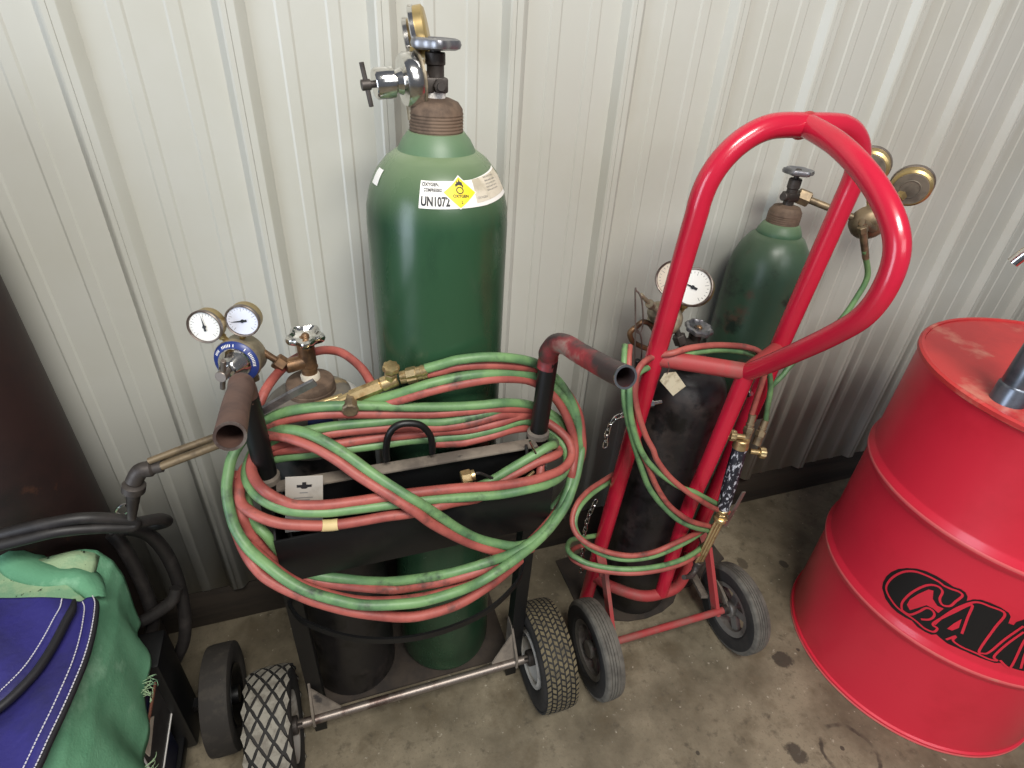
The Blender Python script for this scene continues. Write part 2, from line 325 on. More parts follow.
# ---------------------------------------------------------------- shared fittings
def handwheel(root, c, ax, R, h, mat, lobes=6, amp=0.09, name='handwheel', hub='bronze'):
    mb = MB()
    def rf(a, hh): return 1 + amp * math.cos(lobes * a)
    mb.lathe([(R * 0.30, h * 0.30), (R * 0.62, h * 0.25), (R * 0.80, 0), (R * 0.95, h * 0.15), (R, h * 0.5), (R * 0.95, h * 0.85), (R * 0.80, h), (R * 0.62, h * 0.62), (R * 0.30, h * 0.55)], c, ax, 48, rf)
    w = obj(name, mb, mat, root)
    mb = MB(); u = V(ax).normalized(); mb.lathe([(R * 0.22, h * 0.2), (R * 0.22, h * 0.75), (R * 0.14, h * 0.95), (0, h * 0.95)], c, ax, 8)
    obj('spindle_nut', mb, hub, w)
def gauge(root, c, face, R, dep, case, dial, ang, stem_to, back=False, bez='steel'):
    c = V(c); u, v, w = basis(face)
    mb = MB()
    mb.lathe([(R * 0.25, -dep), (R * 0.86, -dep), (R * 0.97, -dep * 0.86), (R * 0.97, -0.003), (R * 0.2, -0.003)], c, w, 36)
    st = V(stem_to); a = c - w * dep * 0.5
    d = (st - a).normalized(); mb.hexn(a + d * R * 0.85, a + d * R * 1.25, R * 0.28); mb.cyl(a + d * R * 1.2, st, R * 0.18)
    g = obj('gauge', mb, case, root)
    mb = MB(); mb.lathe([(R * 0.955, -0.0062), (R * 1.02, -0.0055), (R * 1.03, 0.0006), (R * 0.98, 0.0020), (R * 0.925, 0.0012), (R * 0.925, -0.0028), (R * 0.955, -0.0030)], c, w, 36, ring=True)
    obj('bezel', mb, bez, g)
    if back:
        mb = MB(); mb.lathe([(0, -dep - 0.0012), (R * 0.80, -dep - 0.0012), (R * 0.83, -dep + 0.0005), (0, -dep + 0.0005)], c, w, 36); mb.torus(c - w * (dep + 0.001), w, R * 0.45, R * 0.035, 28, 6); obj('back_plate', mb, 'gauge_back', g)
    mb = MB(); mb.lathe([(0, -0.0022), (R * 0.905, -0.0022), (R * 0.905, -0.0012), (0, -0.0012)], c, w, 36)
    mb.mi = 1
    t1 = c + w * (-0.0010)
    for i in range(21):
        t = math.radians(225 - i * 13.5); l0 = 0.72 if i % 5 else 0.62
        q = u * math.cos(t) + v * math.sin(t); n = w.cross(q)
        mb.face([mb.bm.verts.new(t1 + q * R * a_ + n * R * b_) for a_, b_ in ((l0, -0.012), (0.82, -0.012), (0.82, 0.012), (l0, 0.012))])
    obj('dial', mb, [dial, 'ink_grey'], g)
    mb = MB(); t = math.radians(ang); q = u * math.cos(t) + v * math.sin(t); n = w.cross(q); t2 = c
    mb.prism([t2 + q * R * 0.68, t2 + n * R * 0.05, t2 - q * R * 0.26 + n * R * 0.07, t2 - q * R * 0.26 - n * R * 0.07, t2 - n * R * 0.05], w * 0.0006)
    mb.cyl(t2 - w * 0.0012, t2 + w * 0.001, R * 0.1, n=12)
    obj('needle', mb, 'ink', g)
    return g
def t_screw(root, a, b, bar_dir, blen, r, mat):
    mb = MB(); mb.cyl(a, b, r, n=14)
    d = V(bar_dir).normalized(); w = (V(b) - V(a)).normalized()
    mb.cyl(V(b) - w * r * 1.2, V(b) + w * r * 1.5, r * 1.5, n=14, bev=0.0006)
    mb.cyl(V(b) - d * blen * 0.5, V(b) + d * blen * 0.5, r * 0.72, n=10, bev=0.0006)
    obj('adjusting_screw', mb, mat, root)

def cylinder_body(prof, c, n=56):
    mb = MB(); mb.lathe(prof, c, (0, 0, 1), n); return mb
def arc_prof(R, z0, r1, z1, n=8):      # quarter-ellipse shoulder
    out = []
    for i in range(n + 1):
        t = i / n * PI / 2
        out.append((r1 + (R - r1) * math.cos(t), z0 + (z1 - z0) * math.sin(t)))
    return out
def thread_prof(r, z0, z1, n=6):
    out = []; d = (z1 - z0) / n
    for i in range(n):
        out += [(r - 0.001, z0 + d * i), (r, z0 + d * (i + 0.3)), (r, z0 + d * (i + 0.6)), (r - 0.001, z0 + d * (i + 0.95))]
    return out

# ---------------------------------------------------------------- tall green oxygen cylinder
TX, TY = 0.5025, -0.203
TP = [(0.1143, 1.145), (0.1125, 1.17), (0.106, 1.197), (0.094, 1.222), (0.078, 1.241), (0.062, 1.252)]
def tank_r(z):
    if z <= TP[0][1]: return TP[0][0]
    for (ra, za), (rb, zb) in zip(TP, TP[1:]):
        if z <= zb: return ra + (rb - ra) * (z - za) / (zb - za)
    return TP[-1][0]
def tank_pt(deg, z, off=0.0008):
    t = math.radians(deg); r = tank_r(z) + off; return (TX + r * math.cos(t), TY + r * math.sin(t), z + off * 0.5)
def build_tall_tank():
    t = thing('oxygen_cylinder', 'tall green oxygen cylinder with UN1072 shoulder label, standing behind the black cart', 'gas cylinder', (TX, TY, 0.007))
    prof = [(0.0, 0.012), (0.06, 0.012), (0.085, 0.007), (0.1, 0.007), (0.111, 0.014), (0.1143, 0.03), (0.1143, 0.4), (0.1143, 0.8)] + TP
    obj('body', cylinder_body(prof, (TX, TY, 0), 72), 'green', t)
    mb = cylinder_body([(0.050, 1.246), (0.0585, 1.2465), (0.0600, 1.2515), (0.0575, 1.257), (0.0515, 1.268), (0.0430, 1.278), (0.03, 1.280)], (TX, TY, 0))
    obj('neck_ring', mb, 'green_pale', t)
    mb = cylinder_body([(0.040, 1.276)] + thread_prof(0.0405, 1.279, 1.306, 6) + [(0.0395, 1.310), (0.033, 1.319), (0.020, 1.324), (0.0, 1.324)], (TX, TY, 0))
    obj('threaded_neck', mb, 'rust', t)
    mb = MB(); mb.lathe([(0.014, 1.322), (0.0145, 1.332), (0.013, 1.334)], (TX, TY, 0)); obj('sealing_tape', mb, 'white', t, label='white thread tape under the valve')
    mb = MB(); mb.box((TX, TY, 1.341), (0.032, 0.028, 0.020), 0.003); mb.cyl((TX, TY, 1.349), (TX, TY, 1.368), 0.0125, n=20); mb.cyl((TX, TY, 1.366), (TX, TY, 1.382), 0.0145, n=20, bev=0.001)
    mb.cyl((TX, TY, 1.381), (TX, TY, 1.388), 0.008, n=14)
    mb.hexn((TX + 0.002, TY - 0.012, 1.341), (TX + 0.002, TY - 0.024, 1.341), 0.0095); mb.cyl((TX + 0.002, TY - 0.022, 1.341), (TX + 0.002, TY - 0.029, 1.341), 0.0055, n=12)
    mb.cyl((TX - 0.012, TY, 1.345), (TX - 0.03, TY, 1.345), 0.0125, n=18)
    obj('valve', mb, 'dark_bronze', t)
    handwheel(t, (TX, TY, 1.385), (0, 0, 1), 0.034, 0.0145, 'alu', 5, 0.10, hub='steel')
    # shoulder label band
    mb = MB(); rows = []
    for i in range(41):
        a = -116.5 + (-22 + 116.5) * i / 40
        lo = 1.1915 + (0.004 if a > -60 else 0) * (a + 60) / 38; rows.append([tank_pt(a, lo + (1.2265 + 0.008 * max(0, (a + 70) / 48) - lo) * k / 6) for k in range(7)])
    mb.rings(rows, wrap=False); lb = obj('shoulder_label', mb, 'white', t, label='white shoulder label reading UN1072')
    mb = MB(); rows = []
    for i in range(21):
        a = -69 + 46 * i / 20; rows.append([tank_pt(a, 1.1965 + 0.0005 * i / 2 + 0.030 * k / 6, 0.0011) for k in range(7)])
    mb.rings(rows, wrap=False); obj('soiled_area', mb, 'off_white', lb, label='yellowed worn end of the label')
    mb = MB()
    def on(deg0, z0):
        return lambda x, y: tank_pt(deg0 + math.degrees(x / 0.104), z0 + y * 0.80, 0.0013)
    add_text(mb, 'UN1072', 0.0205, on(-103.6, 1.2005), 0.58, 0.0007)
    add_text(mb, 'OXYGEN,', 0.0074, on(-107.6, 1.2222), 0.85, 0.0002); add_text(mb, 'COMPRESSED', 0.0074, on(-105.6, 1.2152), 0.62, 0.0002)
    obj('label_print', mb, 'ink', lb); mb = MB()
    add_text(mb, 'OXYGEN', 0.0055, on(-62, 1.2025), 0.9)
    for i in range(5): add_text(mb, 'READ SAFETY DATA', 0.0034, on(-46, 1.2265 - i * 0.0042), 1.0)
    obj('small_print', mb, 'ink_grey', lb)
    dz = 1.2115; d0 = -83
    def diamond(r, off):
        m = MB(); n = 6; gr = []
        for i in range(n + 1):
            row = []
            for k in range(n + 1):
                a = (i / n - 0.5) * 2 * r; b = (k / n - 0.5) * 2 * r; c, s = math.cos(math.radians(41)), math.sin(math.radians(41))
                x = a * c - b * s; y = a * s + b * c; row.append(tank_pt(d0 + math.degrees(x / 0.100), dz + y * 0.80, off))
            gr.append(row)
        m.rings(gr, wrap=False); return m
    obj('hazard_border', diamond(0.0190, 0.0016), 'white', t, label='white edge of the oxygen diamond')
    dg = obj('hazard_diamond', diamond(0.0173, 0.0019), 'yellow', t, label='yellow oxidizer diamond reading OXYGEN 2')
    mb = MB()
    def on2(x0, y0): return lambda x, y: tank_pt(d0 + math.degrees((x + x0) * 0.995 / 0.100), dz + (y + y0 - 0.08 * (x)) * 0.80, 0.0023)
    add_text(mb, 'OXYGEN', 0.0066, on2(0.0005, -0.0055), 0.85, 0.0002); add_text(mb, '2', 0.0072, on2(0.001, -0.0152))
    f0 = on2(0, 0.0062); f = lambda x, y: f0(x * 1.15, y * 1.15)
    ring = [[f(r * math.cos(2 * PI * k / 20), -0.002 + r * math.sin(2 * PI * k / 20)) for r in (0.0036, 0.0050)] for k in range(20)]
    mb.rings(ring, closed=True, wrap=False)
    fl = [(-0.0050, 0.002), (-0.0056, 0.006), (-0.0035, 0.0075), (-0.0030, 0.0105), (-0.0008, 0.0085), (0.0006, 0.0135), (0.0022, 0.009), (0.0040, 0.0100), (0.0046, 0.006), (0.0056, 0.004), (0.0046, 0.001), (0.0030, 0.0045), (0.0, 0.0055), (-0.003, 0.0045)]
    mb.face([mb.bm.verts.new(f(*q)) for q in fl])
    obj('hazard_print', mb, 'ink', dg)
    mb = MB(); rows = [[tank_pt(a, z) for z in (1.207, 1.213, 1.2185, 1.224, 1.2285)] for a in (-176, -172, -168, -163)]
    mb.rings(rows, wrap=False); obj('shoulder_sticker', mb, 'white', t, label='small white sticker on the left shoulder')
build_tall_tank()

def build_tall_regulator():
    y = TY
    a = (0.4410, -0.2100, 1.3380); b = (0.4100, -0.2100, 1.3300)
    t = thing('pressure_regulator', 'chrome pressure regulator on the tall green cylinder, gauges turned edge-on', 'regulator', (0.44, y, 1.325))
    d = Vector((-1, -0.12, -0.10)).normalized(); c = Vector((0.459, y + 0.004, 1.344))
    mb = MB()
    mb.lathe([(0.018, -0.024), (0.033, -0.022), (0.0368, -0.016), (0.0368, -0.002), (0.033, 0.004), (0.018, 0.006), (0.015, 0.014), (0.0175, 0.016), (0.0205, 0.018), (0.0205, 0.042), (0.018, 0.045), (0.0, 0.045)], c, d, 40)
    obj('body', mb, 'chrome', t)
    mb = MB(); mb.lathe([(0.0325, -0.0225), (0.0375, -0.0215), (0.0375, -0.019), (0.033, -0.018)], c, d, 40, ring=True); obj('clamp_ring', mb, 'dusty_brass', t)
    t_screw(t, c + d * 0.043, c + d * 0.056, (0.16, -0.1, -1), 0.056, 0.0048, 'dark_bronze')
    mb = MB(); e = c - d * 0.024; mb.cyl(c - d * 0.02, (TX - 0.026, y, 1.345), 0.009); mb.hexn((TX - 0.026, y, 1.345), (TX - 0.014, y, 1.345), 0.0165); obj('inlet_stem', mb, 'brass_dull', t)
    mb = MB(); mb.cyl(c + Vector((0.006, -0.004, -0.028)), c + Vector((0.008, -0.004, -0.05)), 0.007); obj('outlet', mb, 'dusty_brass', t)
    gauge(t, (0.4810, -0.1600, 1.4020), (-0.93, 0.26, -0.20), 0.034, 0.020, 'gold', 'dial', 120, c - d * 0.012 + Vector((0, 0.004, 0.02)), bez='chrome')
    gauge(t, (0.4790, -0.1200, 1.3870), (-0.93, 0.26, -0.20), 0.033, 0.020, 'gold', 'dial', 160, c - d * 0.012 + Vector((0, 0.02, 0.008)), bez='chrome')
build_tall_regulator()

# ---------------------------------------------------------------- acetylene cylinder in the black cart
AX, AY = 0.266, -0.214
def build_acetylene():
    t = thing('acetylene_cylinder', 'short grey acetylene cylinder with chrome handwheel inside the black cart', 'gas cylinder', (AX, AY, 0.007))
    prof = [(0.0, 0.012), (0.07, 0.012), (0.085, 0.007), (0.094, 0.007), (0.0995, 0.02), (0.0995, 0.4)] + arc_prof(0.0995, 0.7710, 0.040, 0.8510, 9)
    mb = cylinder_body(prof, (AX, AY, 0)); mb.mi = 1
    for f in mb.bm.faces:
        if f.calc_center_median().z < 0.70: f.material_index = 1
    obj('body', mb, ['grey_cyl', 'black_cyl'], t)
    mb = cylinder_body([(0.036, 0.8440), (0.0425, 0.8460), (0.0425, 0.8580), (0.0415, 0.8590), (0.0415, 0.8680), (0.040, 0.8720), (0.022, 0.8760), (0.0, 0.8760)], (AX, AY, 0)); obj('collar', mb, 'rust', t)
    vx, vy = AX + 0.002, AY
    mb = MB(); mb.lathe([(0.016, 0.8740), (0.0165, 0.8840), (0.014, 0.8880)], (vx, vy, 0)); obj('seal_ring', mb, 'off_white', t)
    mb = MB(); mb.cyl((vx, vy, 0.8860), (vx, vy, 0.8980), 0.0135); mb.cyl((vx, vy, 0.8970), (vx, vy, 0.9020), 0.0155, n=8); mb.cyl((vx, vy, 0.9010), (vx, vy, 0.9470), 0.0145, bev=0.002)
    mb.cyl((vx, vy, 0.9120), (vx - 0.036, vy - 0.012, 0.9120), 0.0125, n=18, bev=0.001); mb.cyl((vx, vy, 0.9450), (vx, vy, 0.9600), 0.008, n=14)
    obj('valve', mb, 'bronze', t)
    handwheel(t, (vx + 0.002, vy, 0.9520), (0.02, -0.08, 1), 0.030, 0.014, 'chrome', 5, 0.12)
    mb = MB(); rows = []
    for i in range(9):
        a = math.radians(-62 + i * 11)
        row = []
        for k in range(5):
            s = 0.30 + 0.10 * k; th = s * PI / 2; r = 0.040 + 0.0595 * math.cos(th) + 0.0008; row.append((AX + r * math.cos(a), AY + r * math.sin(a), 0.7710 + 0.080 * math.sin(th) + 0.0008))
        rows.append(row)
    mb.rings(rows, wrap=False); obj('shoulder_label', mb, 'white', t, label='white label on the right shoulder')
    mb = MB(); rows = []
    for i in range(7):
        a = math.radians(-98 + i * 5)
        row = []
        for k in range(4):
            s = 0.36 + 0.09 * k; th = s * PI / 2; r = 0.040 + 0.0595 * math.cos(th) + 0.0008; row.append((AX + r * math.cos(a), AY + r * math.sin(a), 0.7710 + 0.080 * math.sin(th) + 0.0008))
        rows.append(row)
    mb.rings(rows, wrap=False); obj('flame_sticker', mb, 'blue_ring', t, label='small dark blue sticker on the front shoulder')
    # regulator on this valve
    r = thing('pressure_regulator', 'regulator with navy label ring and two white gauges beside the left handle', 'regulator', (0.1570, -0.2350, 0.9440))
    c = V((0.1640, -0.2350, 0.9390)); d = Vector((-0.32, -0.93, 0.10)).normalized()
    mb = MB(); mb.lathe([(0.012, -0.038), (0.030, -0.036), (0.0355, -0.028), (0.0355, -0.004), (0.037, -0.002), (0.037, 0.004), (0.034, 0.008), (0.012, 0.0085)], c, d, 40)
    obj('body', mb, 'dusty_brass', r)
    mb = MB(); mb.lathe([(0.0360, 0.0066), (0.0345, 0.0088), (0.0265, 0.0126), (0.0255, 0.0110)], c, d, 40, ring=True)
    lr = obj('label_ring', mb, 'blue_ring', r, label='navy ring with white lettering')
    u, v, w = basis(d); mb = MB()
    for i in range(26):
        if i in (4, 5, 12, 15, 16): continue
        a = math.radians(155 - i * 5.2 + (0 if i < 14 else -30)); q = u * math.cos(a) + v * math.sin(a); n = w.cross(q)
        f = lambda rr: c + w * (0.0094 + (0.0345 - rr) * 0.48) + q * rr
        mb.face([mb.bm.verts.new(p) for p in (f(0.0285) - n * 0.0007, f(0.0325) - n * 0.0007, f(0.0325) + n * 0.0007, f(0.0285) + n * 0.0007)])
    obj('ring_lettering', mb, 'white', lr)
    mb = MB(); mb.lathe([(0.0265, 0.0100), (0.0262, 0.0135), (0.0235, 0.020), (0.0185, 0.025), (0.0145, 0.036), (0.009, 0.040), (0.0, 0.040)], c, d, 40, lambda a, h: 1 + (0.05 * math.cos(6 * a) if 0.02 < h < 0.037 else 0))
    obj('bonnet', mb, 'chrome', r)
    e = c + d * 0.040; s2 = Vector((-0.45, -0.85, -0.15)).normalized()
    t_screw(r, e, e + d * 0.014, (0.22, -0.25, 0.9), 0.062, 0.0058, 'steel')
    mb = MB(); a = V((vx - 0.036, vy - 0.012, 0.912)); b = c - d * 0.016 + Vector((0.03, 0, 0.006)); k = (b - a).normalized()
    mb.hexn(a + k * 0.002, a + k * 0.020, 0.0135); mb.cyl(a + k * 0.018, b, 0.0058); obj('inlet_stem', mb, 'bronze', r)
    gauge(r, (0.1300, -0.2450, 1.0080), (-0.30, -0.93, 0.14), 0.0255, 0.024, 'gold', 'dial', 98, c - d * 0.012 + Vector((-0.012, 0, 0.028)))
    gauge(r, (0.1830, -0.2380, 1.0090), (-0.22, -0.95, 0.10), 0.0255, 0.026, 'gold', 'dial_blue', 186, c - d * 0.012 + Vector((0.006, 0, 0.028)))
    mb = MB(); mb.hexn(c - d * 0.016 + Vector((0.008, 0.002, -0.032)), c - d * 0.016 + Vector((0.010, 0.002, -0.050)), 0.009); obj('outlet', mb, 'brass_dull', r)
build_acetylene()

# ---------------------------------------------------------------- wheels
def tyre_rings(mb, c, R, w, sec, n=64, inner=0.55):
    # sec: list of (radial fraction, axial fraction)
    rr = []
    for i in range(n):
        a = 2 * PI * i / n
        rr.append([(c[0] + ax * w / 2, c[1] + R * rf * math.cos(a), c[2] + R * rf * math.sin(a)) for rf, ax in sec])
    mb.rings(rr, closed=True)
SEC = [(0.52, -0.62), (0.60, -0.86), (0.74, -1.0), (0.87, -0.97), (0.945, -0.82), (0.975, -0.55), (0.985, 0), (0.975, 0.55), (0.945, 0.82), (0.87, 0.97), (0.74, 1.0), (0.60, 0.86), (0.52, 0.62), (0.48, 0.0)]
def tread_pt(c, R, w, a, s, off):
    # s in -1..1 across the tread
    rf = 0.985 - 0.012 * s * s - 0.05 * max(0, abs(s) - 0.6) ** 1.3
    r = R * rf + off; return (c[0] + s * w * 0.44, c[1] + r * math.cos(a), c[2] + r * math.sin(a))
def block(mb, c, R, w, a0, s0, shape, h):
    lo = [mb.bm.verts.new(tread_pt(c, R, w, a0 + da, s0 + ds, -0.003)) for da, ds in shape]
    hi = [mb.bm.verts.new(tread_pt(c, R, w, a0 + da * 0.92, s0 + ds * 0.92, h)) for da, ds in shape]
    n = len(shape); mb.mi = 1; mb.face(hi); mb.mi = 0
    for k in range(n): mb.face((lo[k], lo[(k + 1) % n], hi[(k + 1) % n], hi[k]))
def rim_parts(wh, c, R, w, side, mat, hubmat, spokes=False):
    mb = MB()
    mb.lathe([(R * 0.10, -w * 0.30), (R * 0.30, -w * 0.30), (R * 0.44, -w * 0.34), (R * 0.49, -w * 0.42), (R * 0.555, -w * 0.44), (R * 0.555, -w * 0.38), (R * 0.50, -w * 0.30), (R * 0.46, 0), (R * 0.50, w * 0.30), (R * 0.555, w * 0.38), (R * 0.555, w * 0.44), (R * 0.49, w * 0.42), (R * 0.44, w * 0.34), (R * 0.30, w * 0.30), (R * 0.10, w * 0.30)], c, (1, 0, 0), 40)
    rm = obj('rim', mb, mat, wh)
    mb = MB(); mb.cyl((c[0] - w * 0.5, c[1], c[2]), (c[0] + w * 0.5, c[1], c[2]), R * 0.15, n=20, bev=0.002); mb.hexn((c[0] - w * 0.62, c[1], c[2]), (c[0] + w * 0.62, c[1], c[2]), R * 0.085)
    obj('hub', mb, hubmat, wh)
    return rm

# ---------------------------------------------------------------- black cart
def build_black_cart():
    t = thing('cylinder_cart', 'black two-wheeled cylinder cart with a tool tray and two open pipe handles', 'cart', (0.4, -0.36, 0))
    UL, UR, UY = 0.186, 0.645, -0.352
    for nm, x0, x1, hx, mat in (('left', UL - 0.008, UL, 0.192, 'rust_tube'), ('right', UR, UR + 0.012, 0.682, 'worn_red_tube')):
        mb = MB(); mb.bar((x0, UY, 0.07), (x1 - 0.004, UY, 0.775), 0.030, 0.032, (0, 1, 0)); obj('upright', mb, 'black', t)
        sgn = 1 if nm == 'right' else -1
        mb = MB(); pts = [(x1 - 0.004, UY, 0.772), (x1 - 0.002, UY, 0.80), (x1 + 0.003 * sgn, UY, 0.942)]
        mb.tube(smooth_path(pts, 6), 0.0165, 18); lowp = obj('handle_post', mb, 'black', t)
        if nm == 'right':
            hp = [(0.657, UY, 0.925), (0.659, UY, 0.945), (0.6560, -0.3580, 0.9600), (0.6610, -0.3720, 0.9830), (0.6670, -0.3970, 0.9940), (0.6740, -0.4280, 0.9970), (0.6790, -0.4660, 1.0040), (0.6820, -0.5150, 1.0160), (0.6800, -0.5600, 1.0320)]
        else:
            hp = [(0.182, UY, 0.935), (0.182, UY, 0.955), (0.1820, -0.3660, 0.9730), (0.1830, -0.3900, 0.9770), (0.1860, -0.4600, 0.9980), (0.1920, -0.5600, 1.0270)]
        mb = MB(); mb.pipe(smooth_path(hp, 8), 0.0170, 0.0138, 22); h = obj('handle', mb, mat, t, label='open ended %s handle pipe' % ('brown rusted' if nm == 'left' else 'black and worn red'))
        q = smooth_path(hp, 8); d = (q[-1] - q[-2]).normalized(); u, v, w = basis(d)
        mb = MB(); mb.lathe([(0.0138, 0), (0.0172, 0), (0.0172, 0.0012), (0.0138, 0.0012)], q[-1], d, 24, ring=True); obj('pipe_end', mb, 'chrome' if nm == 'right' else 'steel', h, label='bare metal pipe end')
        mb = MB(); mb.lathe([(0.017, 0), (0.021, 0.003), (0.021, 0.012), (0.0175, 0.016)], (x1 - 0.003, UY, 0.775), (0, 0, 1), 20); obj('weld_collar', mb, 'dusty_black', t)
    # tool tray
    mb = MB(); x0, x1 = 0.188, 0.652
    mb.box(((x0 + x1) / 2, -0.362, 0.700), (x1 - x0 - 0.03, 0.004, 0.150), 0.001)
    mb.box(((x0 + x1) / 2, -0.398, 0.632), (x1 - x0, 0.082, 0.004), 0.001)
    for x in (x0, x1): mb.prism([(x - 0.0015, -0.440, 0.630), (x - 0.0015, -0.440, 0.728), (x - 0.0015, -0.362, 0.760), (x - 0.0015, -0.362, 0.630)], (0.003, 0, 0))
    tr = obj('tool_tray', mb, 'black', t)
    mb = MB(); mb.box(((x0 + x1) / 2, -0.441, 0.680), (x1 - x0 + 0.004, 0.004, 0.098), 0.001); obj('front_panel', mb, 'black', tr)
    mb = MB(); mb.box((0.420, -0.370, 0.776), (0.446, 0.024, 0.005), 0.001); obj('spine', mb, 'dusty_black', tr, label='dust grey top rail of the tray')
    mb = MB(); mb.tube(smooth_path([(0.3740, -0.3700, 0.7940), (0.3740, -0.3700, 0.8180), (0.3810, -0.3700, 0.8480), (0.3960, -0.3700, 0.8630), (0.4170, -0.3700, 0.8630), (0.4350, -0.3700, 0.8540), (0.4480, -0.3700, 0.8320), (0.4510, -0.3700, 0.8100), (0.4510, -0.3700, 0.7930)], 6), 0.0058, 14)
    hd = obj('carry_handle', mb, 'black', tr)
    # axle, gussets, wheels
    WL, WR = (0.092, -0.405, 0.128), (0.705, -0.405, 0.128)
    mb = MB(); mb.cyl((WL[0] - 0.03, -0.405, 0.128), (WR[0] + 0.03, -0.405, 0.128), 0.0098, n=18); obj('axle', mb, 'steel', t)
    for x, s in ((0.170, 1), (0.632, -1)):
        mb = MB(); mb.prism([(x - 0.0025, -0.338, 0.115), (x - 0.0025, -0.416, 0.118), (x - 0.0025, -0.416, 0.150), (x - 0.0025, -0.362, 0.215), (x - 0.0025, -0.338, 0.215)], (0.005, 0, 0))
        mb.prism([(x + 0.002 * s, -0.400, 0.137), (x + 0.058 * s, -0.400, 0.137), (x + 0.002 * s, -0.375, 0.195)], (0, 0.004, 0))
        obj('gusset', mb, 'dusty_black', t)
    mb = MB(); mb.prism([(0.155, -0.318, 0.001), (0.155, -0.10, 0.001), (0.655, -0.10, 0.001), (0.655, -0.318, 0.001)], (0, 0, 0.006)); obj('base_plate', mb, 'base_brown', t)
    for x in (0.172, 0.640):
        mb = MB(); mb.bar((x, UY, 0.004), (x, UY, 0.075), 0.026, 0.028, (0, 1, 0)); obj('foot', mb, 'black', t)
    mb = MB()
    hp = smooth_path([(0.172, -0.368, 0.480), (0.20, -0.415, 0.478), (0.29, -0.470, 0.470), (0.40, -0.492, 0.463), (0.52, -0.470, 0.450), (0.61, -0.415, 0.44), (0.645, -0.368, 0.438)], 8)
    R = []
    for i, p in enumerate(hp):
        d = (hp[min(i + 1, len(hp) - 1)] - hp[max(i - 1, 0)]).normalized(); n = d.cross(Vector((0, 0, 1))).normalized()
        R.append([p + n * 0.0025 + Vector((0, 0, 0.007)), p - n * 0.0025 + Vector((0, 0, 0.007)), p - n * 0.0025 - Vector((0, 0, 0.007)), p + n * 0.0025 - Vector((0, 0, 0.007))])
    mb.rings(R); obj('retaining_hoop', mb, 'black', t)
    # left wheel: big diamond lugs
    mb = MB(); tyre_rings(mb, WL, 0.128, 0.090, SEC)
    N = 17; da = 2 * PI / N
    star = [(0, -0.345), (0.20, -0.19), (0.30, -0.13), (0.50, -0.02), (0.50, 0.02), (0.30, 0.13), (0.20, 0.19), (0, 0.345), (-0.20, 0.19), (-0.30, 0.13), (-0.50, 0.02), (-0.50, -0.02), (-0.30, -0.13), (-0.20, -0.19)]
    star = [(a * da * 0.84, b * 0.84) for a, b in star]
    for i in range(N):
        for s_ in (-0.70, 0.0, 0.70): block(mb, WL, 0.128, 0.09, i * da, s_, star, 0.0024)
        for s_ in (-0.35, 0.35): block(mb, WL, 0.128, 0.09, (i + 0.5) * da, s_, star, 0.0024)
        for s_ in (-1.0, 1.0): block(mb, WL, 0.128, 0.09, (i + 0.5) * da, s_, [(a, b * 0.55) for a, b in star], 0.0018)
    wl = obj('wheel', mb, ['rubber', 'rubber_dust'], t, sharp=30, label='pneumatic wheel with large diamond tread'); rim_parts(wl, WL, 0.128, 0.09, 1, 'rim', 'dark_bronze')
    mb = MB(); tyre_rings(mb, WR, 0.128, 0.086, SEC)
    N = 56; da = 2 * PI / N
    for i in range(N):
        for j, s in enumerate((-0.90, -0.60, -0.30, 0.0, 0.30, 0.60, 0.90)):
            sh = 0.35 if j % 2 else -0.35; o_ = 0.5 if j % 2 else 0
            q = [(-0.36 - sh * 0.5, -0.115), (0.36 - sh * 0.5, -0.115), (0.36 + sh * 0.5, 0.115), (-0.36 + sh * 0.5, 0.115)]
            block(mb, WR, 0.128, 0.086, (i + o_) * da, s, [(a * da, b) for a, b in q], 0.0016)
    wr = obj('wheel', mb, ['rubber', 'rubber_tan'], t, sharp=30, label='pneumatic wheel with fine block tread'); rim_parts(wr, WR, 0.128, 0.086, -1, 'rim', 'dark_bronze')
    mb = MB(); mb.torus((WR[0] - 0.036, WR[1], WR[2]), (1, 0, 0), 0.062, 0.0042, 40, 8); obj('rim_edge', mb, 'rim', wr, label='pale rim edge')
    mb = MB(); mb.cyl((WR[0] - 0.035, WR[1] + 0.04, WR[2] + 0.035), (WR[0] - 0.058, WR[1] + 0.046, WR[2] + 0.04), 0.004); obj('valve_stem', mb, 'rubber', wr)
build_black_cart()

